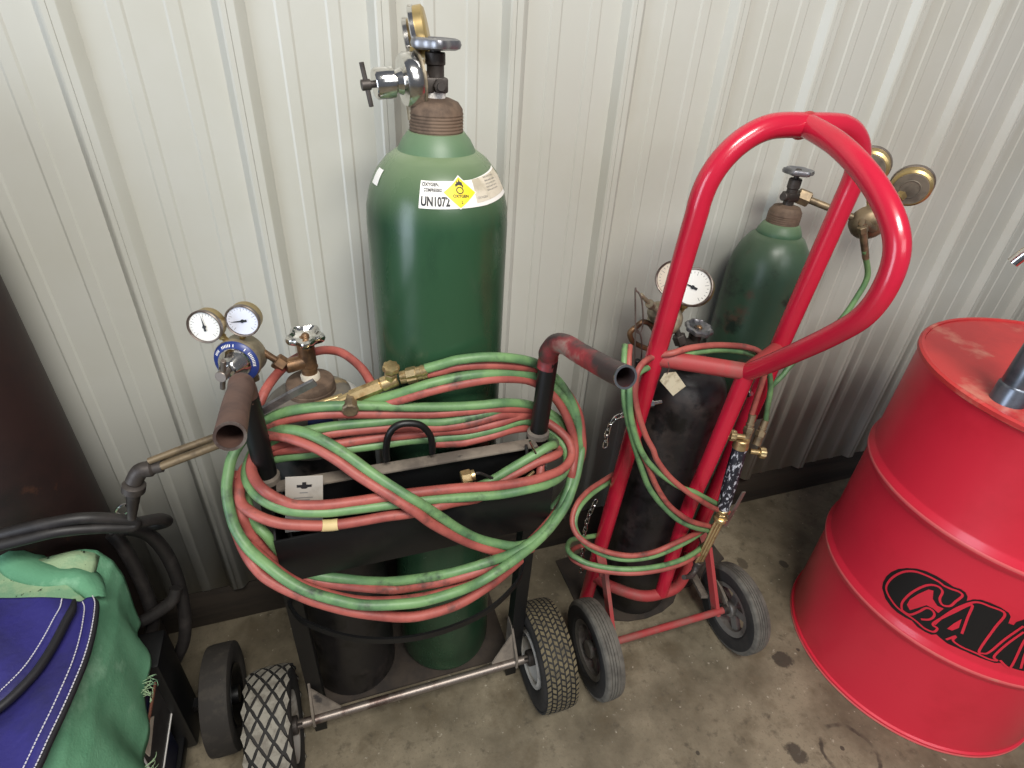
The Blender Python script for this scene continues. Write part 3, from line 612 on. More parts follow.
# ---------------------------------------------------------------- hoses on the black cart
HR = 0.0084
def hose(root, name, mat, strands, r):
    mb = MB()
    for s in strands: mb.tube(smooth_path(s, 7), r, 10)
    return obj(name, mb, mat, root, sharp=60)
def build_black_cart_hose():
    t = thing('twin_hose', 'large coil of red and green twin hose draped around the black cart', 'hose', (0.42, -0.40, 0.45))
    G = [
     # torch end over the top and down the right side, round the front, up the left and back behind the tray
     [(0.4510, -0.3270, 0.9370), (0.4790, -0.3300, 0.9440), (0.5060, -0.3340, 0.9510), (0.5560, -0.3360, 0.9510), (0.6090, -0.3320, 0.9380), (0.6520, -0.3220, 0.9160), (0.6780, -0.3180, 0.8930), (0.7060, -0.3220, 0.8610), (0.7270, -0.3350, 0.8230), (0.7390, -0.3500, 0.7770), (0.7400, -0.3620, 0.7320), (0.7330, -0.3700, 0.6890), (0.7110, -0.3900, 0.6590), (0.6740, -0.4100, 0.6340)],
     [(0.3170, -0.3180, 0.8670), (0.3620, -0.3220, 0.8840), (0.4070, -0.3320, 0.8990), (0.4550, -0.3380, 0.9140), (0.5060, -0.3380, 0.9200), (0.5570, -0.3360, 0.9180), (0.6130, -0.3280, 0.9050), (0.6540, -0.3220, 0.8880), (0.6860, -0.3220, 0.8640), (0.7140, -0.3320, 0.8300), (0.7360, -0.3450, 0.7830), (0.7440, -0.3600, 0.7370), (0.7310, -0.3850, 0.7100), (0.7130, -0.4100, 0.6930), (0.6860, -0.4400, 0.6740), (0.6450, -0.4700, 0.6580), (0.6080, -0.4900, 0.6490), (0.5670, -0.5100, 0.6460), (0.5280, -0.5250, 0.6430), (0.4910, -0.5350, 0.6380), (0.4560, -0.5450, 0.6430), (0.4050, -0.5500, 0.6450), (0.3670, -0.5500, 0.6500), (0.3090, -0.5400, 0.6560), (0.2680, -0.5300, 0.6710), (0.2280, -0.5100, 0.6810), (0.2020, -0.4950, 0.6960), (0.1780, -0.4750, 0.7120), (0.1510, -0.4450, 0.7270), (0.1350, -0.4200, 0.7490), (0.1300, -0.4000, 0.7780), (0.1300, -0.3850, 0.8000), (0.1340, -0.3700, 0.8160), (0.1410, -0.3500, 0.8320), (0.1550, -0.3350, 0.8470), (0.1710, -0.3220, 0.8580), (0.1930, -0.3200, 0.8710), (0.2160, -0.3240, 0.8840), (0.2470, -0.3320, 0.8940), (0.2910, -0.3360, 0.8950), (0.3510, -0.3360, 0.8860), (0.4140, -0.3360, 0.8730), (0.4640, -0.3360, 0.8640), (0.5060, -0.3360, 0.8580), (0.5480, -0.3360, 0.8540), (0.5820, -0.3340, 0.8510), (0.6140, -0.3260, 0.8400), (0.6460, -0.3200, 0.8260), (0.6790, -0.3180, 0.8060), (0.7100, -0.3250, 0.7810), (0.7280, -0.3400, 0.7520), (0.7280, -0.3600, 0.7280), (0.7140, -0.3850, 0.7060)],
     # inner pair over the tray
     [(0.2080, -0.3220, 0.8510), (0.1840, -0.3220, 0.8330), (0.1670, -0.3350, 0.8200), (0.1570, -0.3600, 0.8040), (0.1630, -0.3850, 0.7980), (0.1790, -0.4100, 0.7920), (0.2040, -0.4250, 0.7810), (0.2290, -0.4350, 0.7760), (0.2700, -0.4400, 0.7690), (0.3140, -0.4430, 0.7670), (0.3600, -0.4460, 0.7660), (0.3900, -0.4480, 0.7660), (0.4220, -0.4490, 0.7640), (0.4790, -0.4490, 0.7550), (0.5480, -0.4480, 0.7430), (0.6020, -0.4460, 0.7400), (0.6460, -0.4350, 0.7320), (0.6820, -0.4150, 0.7270), (0.7000, -0.3950, 0.7350), (0.7060, -0.3750, 0.7420), (0.7020, -0.3550, 0.7540), (0.6940, -0.3380, 0.7620), (0.6720, -0.3220, 0.7710), (0.6440, -0.3220, 0.7910), (0.6200, -0.3260, 0.7960), (0.5800, -0.3370, 0.7980), (0.5230, -0.3370, 0.7920), (0.4700, -0.3370, 0.7960), (0.4100, -0.3370, 0.8020), (0.3620, -0.3370, 0.8020), (0.2980, -0.3370, 0.8050), (0.2520, -0.3370, 0.8060), (0.2010, -0.3240, 0.7970), (0.1770, -0.3220, 0.7900), (0.1600, -0.3350, 0.7790), (0.1520, -0.3700, 0.7690), (0.1560, -0.4000, 0.7600), (0.1640, -0.4100, 0.7370), (0.1750, -0.4200, 0.7220), (0.1890, -0.4250, 0.6860), (0.2190, -0.4300, 0.6320), (0.2840, -0.4500, 0.6150), (0.3300, -0.4700, 0.6170), (0.3690, -0.4850, 0.6240), (0.4310, -0.5050, 0.6410), (0.4800, -0.5100, 0.6480), (0.5150, -0.5100, 0.6530), (0.5560, -0.5000, 0.6460), (0.5930, -0.4900, 0.6490), (0.6360, -0.4700, 0.6560), (0.6730, -0.4450, 0.6640)],
     # strand behind the tray
     [(0.1830, -0.3220, 0.8250), (0.2050, -0.3220, 0.8350), (0.2290, -0.3280, 0.8470), (0.2580, -0.3370, 0.8540), (0.3030, -0.3370, 0.8550), (0.3660, -0.3370, 0.8510), (0.4040, -0.3370, 0.8480), (0.4710, -0.3370, 0.8320), (0.5230, -0.3370, 0.8320), (0.5600, -0.3360, 0.8350), (0.5980, -0.3280, 0.8320), (0.6320, -0.3210, 0.8220), (0.6640, -0.3190, 0.8060), (0.6930, -0.3250, 0.7840), (0.7100, -0.3400, 0.7600)],
     # diagonal strand across the front
     [(0.1960, -0.3240, 0.8510), (0.2090, -0.3300, 0.8580), (0.2340, -0.3450, 0.8660), (0.2580, -0.3650, 0.8690), (0.2840, -0.3850, 0.8620), (0.3110, -0.4000, 0.8430), (0.3370, -0.4200, 0.8250), (0.3640, -0.4400, 0.8070), (0.3900, -0.4550, 0.7890), (0.4100, -0.4620, 0.7730), (0.4410, -0.4680, 0.7410), (0.4730, -0.4720, 0.7050), (0.5060, -0.4750, 0.6750), (0.5420, -0.4780, 0.6540), (0.5760, -0.4800, 0.6400), (0.6100, -0.4750, 0.6370), (0.6400, -0.4620, 0.6490), (0.6730, -0.4400, 0.6640), (0.6990, -0.4150, 0.6850), (0.7180, -0.3880, 0.7130)],
     # short loop at the right end of the tray
     [(0.4380, -0.4050, 0.7200), (0.4830, -0.4050, 0.7250), (0.5350, -0.4050, 0.7310), (0.5980, -0.4000, 0.7580), (0.6370, -0.3950, 0.7730), (0.6620, -0.3880, 0.7780), (0.6800, -0.3750, 0.7690), (0.6820, -0.3600, 0.7670), (0.6760, -0.3400, 0.7620)],
    ]
    R = [
     [(0.4520, -0.3220, 0.9240), (0.4790, -0.3260, 0.9290), (0.5080, -0.3300, 0.9360), (0.5580, -0.3300, 0.9320), (0.6130, -0.3260, 0.9190), (0.6550, -0.3160, 0.8990), (0.6880, -0.3130, 0.8750), (0.7130, -0.3180, 0.8500), (0.7300, -0.3280, 0.8240), (0.7410, -0.3400, 0.7980), (0.7450, -0.3550, 0.7600), (0.7480, -0.3600, 0.7230), (0.7400, -0.3650, 0.6830), (0.7160, -0.3850, 0.6530), (0.6800, -0.4050, 0.6330)],
     [(0.3170, -0.3180, 0.8610), (0.3610, -0.3220, 0.8730), (0.4060, -0.3360, 0.8890), (0.4540, -0.3420, 0.9020), (0.5050, -0.3420, 0.9080), (0.5560, -0.3400, 0.9090), (0.5980, -0.3340, 0.9010), (0.6390, -0.3260, 0.8850), (0.6750, -0.3260, 0.8590), (0.7020, -0.3360, 0.8250), (0.7220, -0.3500, 0.7800), (0.7280, -0.3650, 0.7390), (0.7130, -0.3950, 0.7150), (0.7050, -0.4050, 0.6750), (0.6730, -0.4350, 0.6590), (0.6330, -0.4600, 0.6430), (0.5810, -0.4800, 0.6200), (0.5410, -0.4950, 0.6130), (0.5010, -0.5050, 0.6070), (0.4630, -0.5150, 0.6100), (0.4110, -0.5200, 0.6130), (0.3630, -0.5200, 0.6200), (0.3100, -0.5100, 0.6250), (0.2670, -0.5000, 0.6400), (0.2250, -0.4800, 0.6530), (0.1980, -0.4650, 0.6680), (0.1730, -0.4450, 0.6870), (0.1490, -0.4200, 0.7070), (0.1340, -0.3950, 0.7280), (0.1290, -0.3750, 0.7520), (0.1300, -0.3600, 0.7760), (0.1430, -0.3600, 0.8070)],
     # lower red strand under the outer green one
     [(0.1300, -0.4000, 0.7270), (0.1400, -0.4300, 0.7160), (0.1520, -0.4550, 0.7060), (0.1660, -0.4700, 0.6890), (0.1860, -0.4850, 0.6780), (0.2120, -0.5000, 0.6660), (0.2380, -0.5100, 0.6510), (0.2800, -0.5250, 0.6340), (0.3220, -0.5350, 0.6190), (0.3670, -0.5400, 0.6020), (0.4060, -0.5400, 0.5950), (0.4590, -0.5320, 0.5900), (0.5160, -0.5120, 0.5900), (0.5570, -0.4900, 0.5870), (0.5930, -0.4650, 0.5800)],
     [(0.1950, -0.3240, 0.8430), (0.1750, -0.3350, 0.8290), (0.1670, -0.3600, 0.8180), (0.1720, -0.3850, 0.8120), (0.1860, -0.4100, 0.8070), (0.2080, -0.4200, 0.7900), (0.2300, -0.4300, 0.7840), (0.2720, -0.4350, 0.7790), (0.3150, -0.4370, 0.7770), (0.3620, -0.4400, 0.7780), (0.4090, -0.4420, 0.7770), (0.4810, -0.4420, 0.7690), (0.5490, -0.4410, 0.7570), (0.6040, -0.4380, 0.7510), (0.6430, -0.4300, 0.7470), (0.6810, -0.4150, 0.7420), (0.7060, -0.3950, 0.7440), (0.7140, -0.3750, 0.7550), (0.7070, -0.3550, 0.7690), (0.6870, -0.3350, 0.7830), (0.6640, -0.3210, 0.7950), (0.6420, -0.3200, 0.8010), (0.6190, -0.3280, 0.8100), (0.5790, -0.3370, 0.8090), (0.5230, -0.3370, 0.8050), (0.4700, -0.3370, 0.8110), (0.4110, -0.3370, 0.8140), (0.3630, -0.3370, 0.8180), (0.2990, -0.3370, 0.8180), (0.2540, -0.3370, 0.8190), (0.2160, -0.3280, 0.8150), (0.1940, -0.3220, 0.8100), (0.1690, -0.3260, 0.8060), (0.1510, -0.3500, 0.8010), (0.1460, -0.3800, 0.7930), (0.1480, -0.4000, 0.7820), (0.1590, -0.4150, 0.7770), (0.1780, -0.4300, 0.7710), (0.2040, -0.4400, 0.7620), (0.2400, -0.4450, 0.7530), (0.2730, -0.4480, 0.7470), (0.3110, -0.4520, 0.7480), (0.3580, -0.4550, 0.7500), (0.3880, -0.4560, 0.7480), (0.4120, -0.4560, 0.7480), (0.4440, -0.4540, 0.7490), (0.4740, -0.4470, 0.7440), (0.5100, -0.4370, 0.7320), (0.5480, -0.4300, 0.7300), (0.5980, -0.4200, 0.7300)],
     [(0.1460, -0.3600, 0.7940), (0.1440, -0.3850, 0.7810), (0.1470, -0.4050, 0.7610), (0.1510, -0.4100, 0.7300), (0.1590, -0.4150, 0.7050), (0.1720, -0.4200, 0.6760), (0.1960, -0.4250, 0.6360), (0.2280, -0.4350, 0.6150), (0.2720, -0.4500, 0.6040), (0.3440, -0.4850, 0.6120), (0.3670, -0.4900, 0.6110), (0.4140, -0.5050, 0.6250), (0.4630, -0.5150, 0.6370), (0.5150, -0.5120, 0.6410), (0.5560, -0.4920, 0.6250), (0.5960, -0.4620, 0.6030)],
     [(0.1870, -0.3220, 0.8180), (0.2070, -0.3240, 0.8240), (0.2340, -0.3320, 0.8350), (0.2800, -0.3390, 0.8430), (0.3210, -0.3390, 0.8420), (0.3650, -0.3390, 0.8390), (0.4110, -0.3390, 0.8340), (0.4700, -0.3390, 0.8210), (0.5220, -0.3390, 0.8200), (0.5780, -0.3370, 0.8260), (0.6190, -0.3260, 0.8130), (0.6480, -0.3200, 0.8050)],
     [(0.1880, -0.3200, 0.8590), (0.2140, -0.3240, 0.8700), (0.2450, -0.3300, 0.8780), (0.2790, -0.3350, 0.8810), (0.3250, -0.3350, 0.8740), (0.3880, -0.3350, 0.8620), (0.4560, -0.3350, 0.8500), (0.5260, -0.3360, 0.8450), (0.5830, -0.3330, 0.8380), (0.6210, -0.3250, 0.8260), (0.6520, -0.3190, 0.8130), (0.6820, -0.3180, 0.7950), (0.7020, -0.3250, 0.7780), (0.7170, -0.3350, 0.7550)],
     [(0.4620, -0.3400, 0.7880), (0.5060, -0.3400, 0.7800), (0.5410, -0.3400, 0.7820), (0.5800, -0.3390, 0.7860), (0.6030, -0.3340, 0.7860), (0.6310, -0.3260, 0.7790), (0.6590, -0.3200, 0.7690), (0.6840, -0.3180, 0.7540), (0.6970, -0.3300, 0.7430)],
     [(0.1800, -0.3260, 0.8450), (0.1950, -0.3320, 0.8520), (0.2210, -0.3450, 0.8540), (0.2410, -0.3600, 0.8540), (0.2680, -0.3800, 0.8490), (0.2950, -0.4000, 0.8360), (0.3210, -0.4200, 0.8180), (0.3480, -0.4400, 0.8030), (0.3700, -0.4550, 0.7900), (0.4040, -0.4700, 0.7620), (0.4290, -0.4740, 0.7320), (0.4720, -0.4780, 0.6900), (0.5050, -0.4810, 0.6640), (0.5410, -0.4840, 0.6410), (0.5720, -0.4740, 0.6160), (0.5980, -0.4640, 0.6010), (0.6190, -0.4550, 0.5930)],
     [(0.4540, -0.4120, 0.7080), (0.4900, -0.4120, 0.7180), (0.5340, -0.4100, 0.7220), (0.5970, -0.4050, 0.7440), (0.6360, -0.4000, 0.7560), (0.6670, -0.3950, 0.7580), (0.6880, -0.3800, 0.7530), (0.6830, -0.3620, 0.7540), (0.6760, -0.3400, 0.7480), (0.6670, -0.3250, 0.7520)],
     [(0.6440, -0.4300, 0.6880), (0.6410, -0.4100, 0.7250), (0.6490, -0.3900, 0.7450), (0.6490, -0.3700, 0.7650)],
    ]
    # back of the coil: dark twin passing behind the right upright
    g = hose(t, 'green_hose', 'hose_green', G, HR); r = hose(t, 'red_hose', 'hose_red', R, HR)
    q = smooth_path([(0.2600, -0.4480, 0.7500), (0.2730, -0.4480, 0.7470), (0.2840, -0.4490, 0.7470)], 3)
    mb = MB(); mb.tube(q, HR + 0.0009, 14); obj('repair_tape', mb, 'tape', r, label='cream tape around the red hose')
    # acetylene supply hose from the regulator over the cylinder shoulder
    h = thing('supply_hose', 'red supply hose arching behind the acetylene valve with the chrome handwheel', 'hose', (0.3070, -0.2700, 0.9560))
    hose(h, 'red_hose', 'hose_red', [[(0.1800, -0.3150, 0.8630), (0.1880, -0.3100, 0.8920), (0.2050, -0.2800, 0.9110), (0.2260, -0.2150, 0.9030), (0.2540, -0.1750, 0.9000), (0.2860, -0.1700, 0.9040), (0.3060, -0.1750, 0.9060), (0.3260, -0.1950, 0.9090), (0.3440, -0.2250, 0.9070), (0.3570, -0.2600, 0.9060), (0.3660, -0.2950, 0.8980), (0.3750, -0.3180, 0.8770), (0.3900, -0.3180, 0.8450), (0.4020, -0.3180, 0.8260)]], 0.0078)
    mb = MB(); mb.tube(smooth_path([(0.1750, -0.3150, 0.8500), (0.1800, -0.3150, 0.8630), (0.1880, -0.3150, 0.8910)], 3), 0.0086, 12); obj('ferrule', mb, 'brass_dull', h)
build_black_cart_hose()

# ---------------------------------------------------------------- cutting torch lying across the black cart
def build_cutting_torch():
    t = thing('cutting_torch', 'brass cutting torch lying behind the black cart handles, head pointing left', 'torch', (0.2960, -0.3190, 0.8870))
    a = V((0.4080, -0.3150, 0.9180)); m1 = V((0.3310, -0.3150, 0.8930)); e = V((0.1380, -0.3240, 0.8520)); hd = V((0.0110, -0.3240, 0.8150))
    mb = MB(); d = (m1 - a).normalized()
    mb.cyl(a + d * 0.002, a + d * 0.030, 0.0125, n=16, bev=0.002); mb.hexn(a + d * 0.030, m1 + d * 0.002, 0.0115); mb.cyl(m1, m1 + d * 0.020, 0.0095, n=16, bev=0.001)
    obj('body', mb, 'brass', t)
    mb = MB(); mb.tube([m1 + d * 0.015, (m1 * 2 + e) / 3, e], 0.0072, 14); mb.tube([m1 + d * 0.015 + Vector((0, 0.012, 0)), (m1 + e) / 2 + Vector((0, 0.012, 0)), e + Vector((0, 0.012, 0))], 0.0055, 12); obj('torch_tube', mb, 'brass', t)
    # hose nuts
    for px, py, yy, k in ((425, 369.5, -0.327, 0), (425, 374.5, -0.321, 1)):
        b = V((0.4510, -0.3270, 0.9350)) if k == 0 else V((0.4520, -0.3220, 0.9240)); s = a + Vector((0.004, 0.0, 0.004 if k == 0 else -0.004)); d2 = (b - s).normalized()
        mb = MB(); mb.cyl(s, s + d2 * 0.012, 0.0078, n=14); mb.hexn(s + d2 * 0.010, s + d2 * 0.028, 0.0105); mb.cyl(s + d2 * 0.027, b + d2 * 0.004, 0.0088, n=14, bev=0.001); mb.lathe([(0.0088, 0), (0.0097, 0.001), (0.0097, 0.004), (0.0088, 0.005)], s + d2 * 0.036, d2, 16)
        obj('hose_nut', mb, 'brass', t)
    # valves
    c1 = (a + m1) / 2; k1 = V((0.3860, -0.3150, 0.9410)); mb = MB(); n = Vector((0.06, -0.25, 0.95)).normalized()
    b1 = a + d * 0.014
    mb.hexn(b1, b1 + n * 0.020, 0.0105); mb.cyl(b1 + n * 0.018, b1 + n * 0.028, 0.005); mb.lathe([(0.006, 0.026), (0.0125, 0.027), (0.0135, 0.031), (0.0125, 0.036), (0.006, 0.037)], b1, n, 30, lambda q, h: 1 + 0.09 * math.cos(8 * q)); obj('oxygen_valve', mb, 'brass', t)
    n = Vector((-0.12, -0.95, -0.12)).normalized(); b2 = m1 + d * 0.002
    mb = MB(); mb.hexn(b2, b2 + n * 0.016, 0.0098); mb.lathe([(0.006, 0.015), (0.0125, 0.016), (0.0130, 0.020), (0.0130, 0.032), (0.0105, 0.034), (0.004, 0.0335)], b2, n, 30, lambda q, h: 1 + 0.05 * math.cos(10 * q)); obj('fuel_valve', mb, 'brass_dull', t)
    # lever
    mb = MB(); p = [(0.2790, -0.3340, 0.9420), (0.2400, -0.3340, 0.9240), (0.1950, -0.3290, 0.8980), (0.1600, -0.3240, 0.8760)]
    for i in range(3): mb.bar(p[i], p[i + 1], 0.012, 0.006, (0, 1, 0.2))
    obj('lever', mb, 'alu', t)
    # front tubes and head
    mb = MB(); mb.hexn(V((0.1470, -0.3240, 0.8540)), V((0.1270, -0.3240, 0.8490)), 0.0125, 8); obj('block', mb, 'brass', t)
    mb = MB(); mb.tube([(0.1280, -0.3240, 0.8440), (0.0640, -0.3240, 0.8250), (0.0140, -0.3240, 0.8100)], 0.0068, 12); mb.tube([(0.1310, -0.3240, 0.8610), (0.0690, -0.3240, 0.8440), (0.0230, -0.3240, 0.8300)], 0.0052, 12); mb.tube([(0.1260, -0.3110, 0.8400), (0.0620, -0.3110, 0.8250), (0.0140, -0.3110, 0.8090)], 0.0052, 12); obj('gas_tubes', mb, 'brass_dull', t)
    mb = MB(); h0 = V((0.0370, -0.3220, 0.8150)); h1 = V((0.0060, -0.3220, 0.8120)); mb.tube(smooth_path([h0, (h0 + h1) / 2, h1, V((-0.0070, -0.3220, 0.7940))], 5), [0.0095] * 5 + [0.0125] * 5 + [0.0125] * 6, 16)
    mb.lathe([(0.010, -0.004), (0.0165, 0.0), (0.0165, 0.012), (0.012, 0.016)], V((-0.0090, -0.3220, 0.7870)), V((-0.0140, -0.3220, 0.7730)) - V((-0.0090, -0.3220, 0.7870)), 20); obj('head', mb, 'dark_bronze', t)
    mb = MB(); q0 = V((-0.0140, -0.3220, 0.7710)); q1 = V((-0.0310, -0.3220, 0.7180)); mb.cyl(q0, q1, 0.0105, 0.0062, 18, 0.001); obj('cutting_tip', mb, 'dark_bronze', t)
build_cutting_torch()

# ---------------------------------------------------------------- things in the tray
def build_tray_things():
    t = thing('blister_card', 'grey hanging package card standing at the left end of the tool tray', 'package', (0.2310, -0.4130, 0.7250))
    q = [V((0.2170, -0.4000, 0.8190)), V((0.2710, -0.4000, 0.8100)), V((0.2590, -0.4200, 0.7150)), V((0.2020, -0.4200, 0.7230))]
    mb = MB(); mb.prism(q, (0, -0.0012, -0.0004)); obj('card', mb, 'card', t)
    n = Vector((0, -0.0018, -0.0006)); u = (q[1] - q[0]); w = (q[3] - q[0])
    f = lambda a, b: q[0] + u * a + w * b + n
    mb = MB(); mb.prism([f(*p) for p in ((0.30, 0.135), (0.44, 0.135), (0.45, 0.09), (0.55, 0.09), (0.56, 0.135), (0.70, 0.135), (0.70, 0.175), (0.60, 0.175), (0.56, 0.20), (0.44, 0.20), (0.40, 0.175), (0.30, 0.175))], n * 0.3); obj('hang_slot', mb, 'ink', t, label='dark hang slot')
    mb = MB()
    for y0, x0, x1 in ((0.27, 0.38, 0.60), (0.36, 0.22, 0.74), (0.40, 0.22, 0.66), (0.44, 0.22, 0.70)): mb.face([mb.bm.verts.new(f(*p)) for p in ((x0, y0), (x1, y0), (x1, y0 + 0.018), (x0, y0 + 0.018))])
    obj('small_print', mb, 'ink_grey', t)
    t = thing('hose_fitting', 'bright brass hose fitting lying in the tool tray', 'fitting', (0.5040, -0.4100, 0.7580))
    a = V((0.4920, -0.4100, 0.7600)); b = V((0.5200, -0.4100, 0.7630)); d = (b - a).normalized()
    mb = MB(); mb.hexn(a, a + d * 0.018, 0.0125); mb.cyl(a + d * 0.017, a + d * 0.024, 0.0095); obj('nut', mb, 'brass', t)
    mb = MB(); mb.tube(smooth_path([a + d * 0.022, a + d * 0.034, V((0.5580, -0.4050, 0.7380)), V((0.5820, -0.4000, 0.7380)), V((0.6100, -0.3950, 0.7390)), V((0.6190, -0.3900, 0.7680)), V((0.6180, -0.3850, 0.7880))], 6), 0.0028, 8); obj('cord', mb, 'hose_black', t)
    t = put(obj('brass_nozzle', MB().cyl((0.6020, -0.4150, 0.7240), (0.6300, -0.4050, 0.7400), 0.0055, 0.0028, 14, 0.001), 'brass', origin=(0.6170, -0.4100, 0.7310)), 'slim brass nozzle lying at the right end of the tool tray', 'nozzle')
    mb = MB(); mb.cyl((0.6180, -0.4000, 0.8090), (0.6550, -0.4000, 0.7250), 0.0022, n=8); mb.cyl((0.6550, -0.4000, 0.7250), (0.6650, -0.4000, 0.7000), 0.0045, n=10)
    put(obj('welding_rod', mb, 'chrome', origin=(0.6330, -0.4000, 0.7690)), 'thin bare metal rod at the right end of the tool tray', 'rod')
build_tray_things()

# ---------------------------------------------------------------- red cart
RX = 1.067
def fy(z): return -0.25 - 0.083 * (z - 0.28)
def build_red_cart():
    t = thing('cylinder_cart', 'red tubular two-wheeled cylinder cart with a looped handle', 'cart', (RX, -0.28, 0))
    L, R = 0.912, 1.222; r = 0.0192
    mb = MB()
    arc = [(L, fy(0.02), 0.012), (L, fy(0.4), 0.4), (L, fy(0.8), 0.8), (L, fy(1.1), 1.10), (L, fy(1.18), 1.17)]; qr = 0.115
    for k in range(0, 7): a = PI - k * PI / 12; z = 1.3105 - qr + qr * math.sin(a); arc.append((L + qr + qr * math.cos(a), fy(z), z))
    arc += [(RX, fy(1.31), 1.3108)]; qr = 0.095
    for k in range(0, 7): a = PI / 2 - k * PI / 12; z = 1.3105 - qr + qr * math.sin(a); arc.append((R - qr + qr * math.cos(a), fy(z), z))
    arc += [(R, fy(1.15), 1.15), (R, fy(0.8), 0.8), (R, fy(0.4), 0.4), (R, fy(0.02), 0.012)]
    mb.tube(smooth_path(arc, 4), r, 20); fr = obj('frame', mb, 'red_cart', t)
    mb = MB(); lp = [(RX, -0.333, 1.311), (RX, -0.350, 1.310), (RX, -0.415, 1.296), (RX, -0.483, 1.268), (RX, -0.540, 1.230), (RX, -0.571, 1.190), (RX, -0.578, 1.140), (RX, -0.566, 1.088), (RX, -0.531, 1.037), (RX, -0.475, 0.972), (RX, -0.420, 0.912), (RX, -0.385, 0.877)]
    mb.tube(smooth_path(lp, 6), 0.0172, 20); obj('handle', mb, 'red_cart', t)
    mb = MB(); mb.torus((RX, -0.336, 1.310), (0, -1, -0.2), 0.0185, 0.004, 28, 8); obj('weld_bead', mb, 'red_dusty', fr)
    mb = MB(); mb.tube([(L, fy(0.88), 0.882), (RX, -0.385, 0.878), (R, fy(0.86), 0.862)], r * 0.9, 18); obj('crossbar', mb, 'red_dusty', t, label='dusty red crossbar')
    mb = MB(); mb.tube(smooth_path([(RX, -0.385, 0.872), (RX, -0.365, 0.65), (RX, -0.345, 0.44), (RX, -0.345, 0.152)], 6), r * 0.9, 18); obj('center_post', mb, 'red_cart', t)
    mb = MB(); mb.tube(smooth_path([(L, fy(0.14), 0.15), (L + 0.03, -0.285, 0.15), (RX - 0.06, -0.335, 0.148), (RX, -0.345, 0.148), (RX + 0.06, -0.335, 0.148), (R - 0.03, -0.285, 0.15), (R, fy(0.14), 0.15)], 6), 0.015, 16); obj('lower_hoop', mb, 'red_dusty', t)
    ay, az = -0.422, 0.12
    for x in (L - 0.020, R - 0.020):
        mb = MB(); mb.bar((x, -0.318, 0.262), (x, ay, 0.105), 0.024, 0.010, (1, 0, 0)); mb.bar((x, -0.322, 0.25), (x + 0.02, fy(0.25), 0.262), 0.024, 0.010, (0, 0, 1)); obj('axle_strut', mb, 'red_dusty', t)
    mb = MB(); mb.cyl((0.865, ay, az), (1.236, ay, az), 0.0092, n=18); obj('axle', mb, 'red_dusty', t)
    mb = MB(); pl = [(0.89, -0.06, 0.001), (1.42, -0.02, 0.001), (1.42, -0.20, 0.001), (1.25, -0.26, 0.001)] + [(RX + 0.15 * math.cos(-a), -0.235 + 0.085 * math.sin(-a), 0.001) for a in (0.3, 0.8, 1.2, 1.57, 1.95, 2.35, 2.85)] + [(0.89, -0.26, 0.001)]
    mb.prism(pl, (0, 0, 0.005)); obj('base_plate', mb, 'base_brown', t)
    mb = MB(); mb.bar((R, -0.262, 0.10), (R - 0.03, -0.375, 0.125), 0.02, 0.01, (0, 0, 1)); mb.bar((R + 0.012, -0.262, 0.20), (R + 0.012, -0.42, 0.125), 0.018, 0.008, (1, 0, 0)); obj('axle_brace', mb, 'dusty_black', t, label='grey steel brace behind the right wheel')
    # bracket with bolt on the right leg
    mb = MB(); mb.box((R + 0.045, -0.262, 0.672), (0.05, 0.006, 0.07), 0.001); mb.bar((R + 0.012, -0.275, 0.69), (R + 0.03, -0.262, 0.69), 0.03, 0.006, (0, 0, 1)); obj('bracket', mb, 'black', t)
    for x, z in ((L + 0.022, 0.76), (R - 0.028, 0.742)):
        mb = MB(); p = V((x - 0.018, fy(z), z)); mb.hexn(p + Vector((0.014, 0, 0)), p + Vector((0.024, 0, 0)), 0.009); mb.cyl(p + Vector((0.022, 0, 0)), p + Vector((0.044, 0, 0)), 0.0045, n=12); obj('bolt', mb, 'chrome', t)
    for i, (wx, w) in enumerate(((0.836, 0.052), (1.252, 0.048))):
        c = (wx, ay, az); mb = MB(); RR = 0.12
        sec = [(0.60, -0.72), (0.66, -0.95), (0.78, -1.0), (0.90, -0.98), (0.965, -0.86)]
        for s in (-0.62, -0.36, -0.10): sec += [(0.985 + 0.012 * (1 - s * s), s - 0.10), (0.988 + 0.012 * (1 - s * s), s + 0.06), (0.978, s + 0.085), (0.978, s + 0.13)]
        sec += [(0.998, 0.06), (0.995, 0.28), (0.978, 0.31), (0.978, 0.35), (0.99, 0.38), (0.985, 0.62), (0.965, 0.86), (0.90, 0.98), (0.78, 1.0), (0.66, 0.95), (0.60, 0.72), (0.56, 0.0)]
        tyre_rings(mb, c, RR, w, sec)
        for f in mb.bm.faces:
            m_ = f.calc_center_median(); rr = math.hypot(m_.y - ay, m_.z - az)
            f.material_index = 0 if rr > RR * 0.93 else 1
        wh = obj('wheel', mb, ['rubber_grey', 'rubber'], t, sharp=25)
        mb = MB(); n = 5
        for k in range(n):
            a = 2 * PI * k / n + 0.3; d = Vector((0, math.cos(a), math.sin(a))); mb.bar(V(c) + d * 0.014, V(c) + d * 0.064, 0.022, 0.012, (1, 0, 0))
        mb.lathe([(0.060, -0.016), (0.074, -0.020), (0.074, 0.020), (0.060, 0.016)], c, (1, 0, 0), 40, ring=True); mb.cyl((wx - 0.020, ay, az), (wx + 0.020, ay, az), 0.022, n=24, bev=0.003)
        obj('hub', mb, 'rim_grey', wh, label='grey five-spoke hub')
        mb = MB(); s = -1 if wx > 1 else 1; mb.cyl((wx + s * 0.018, ay, az), (wx + s * 0.034, ay, az), 0.013, n=18, bev=0.001); obj('axle_collar', mb, 'dark_bronze', wh)
build_red_cart()

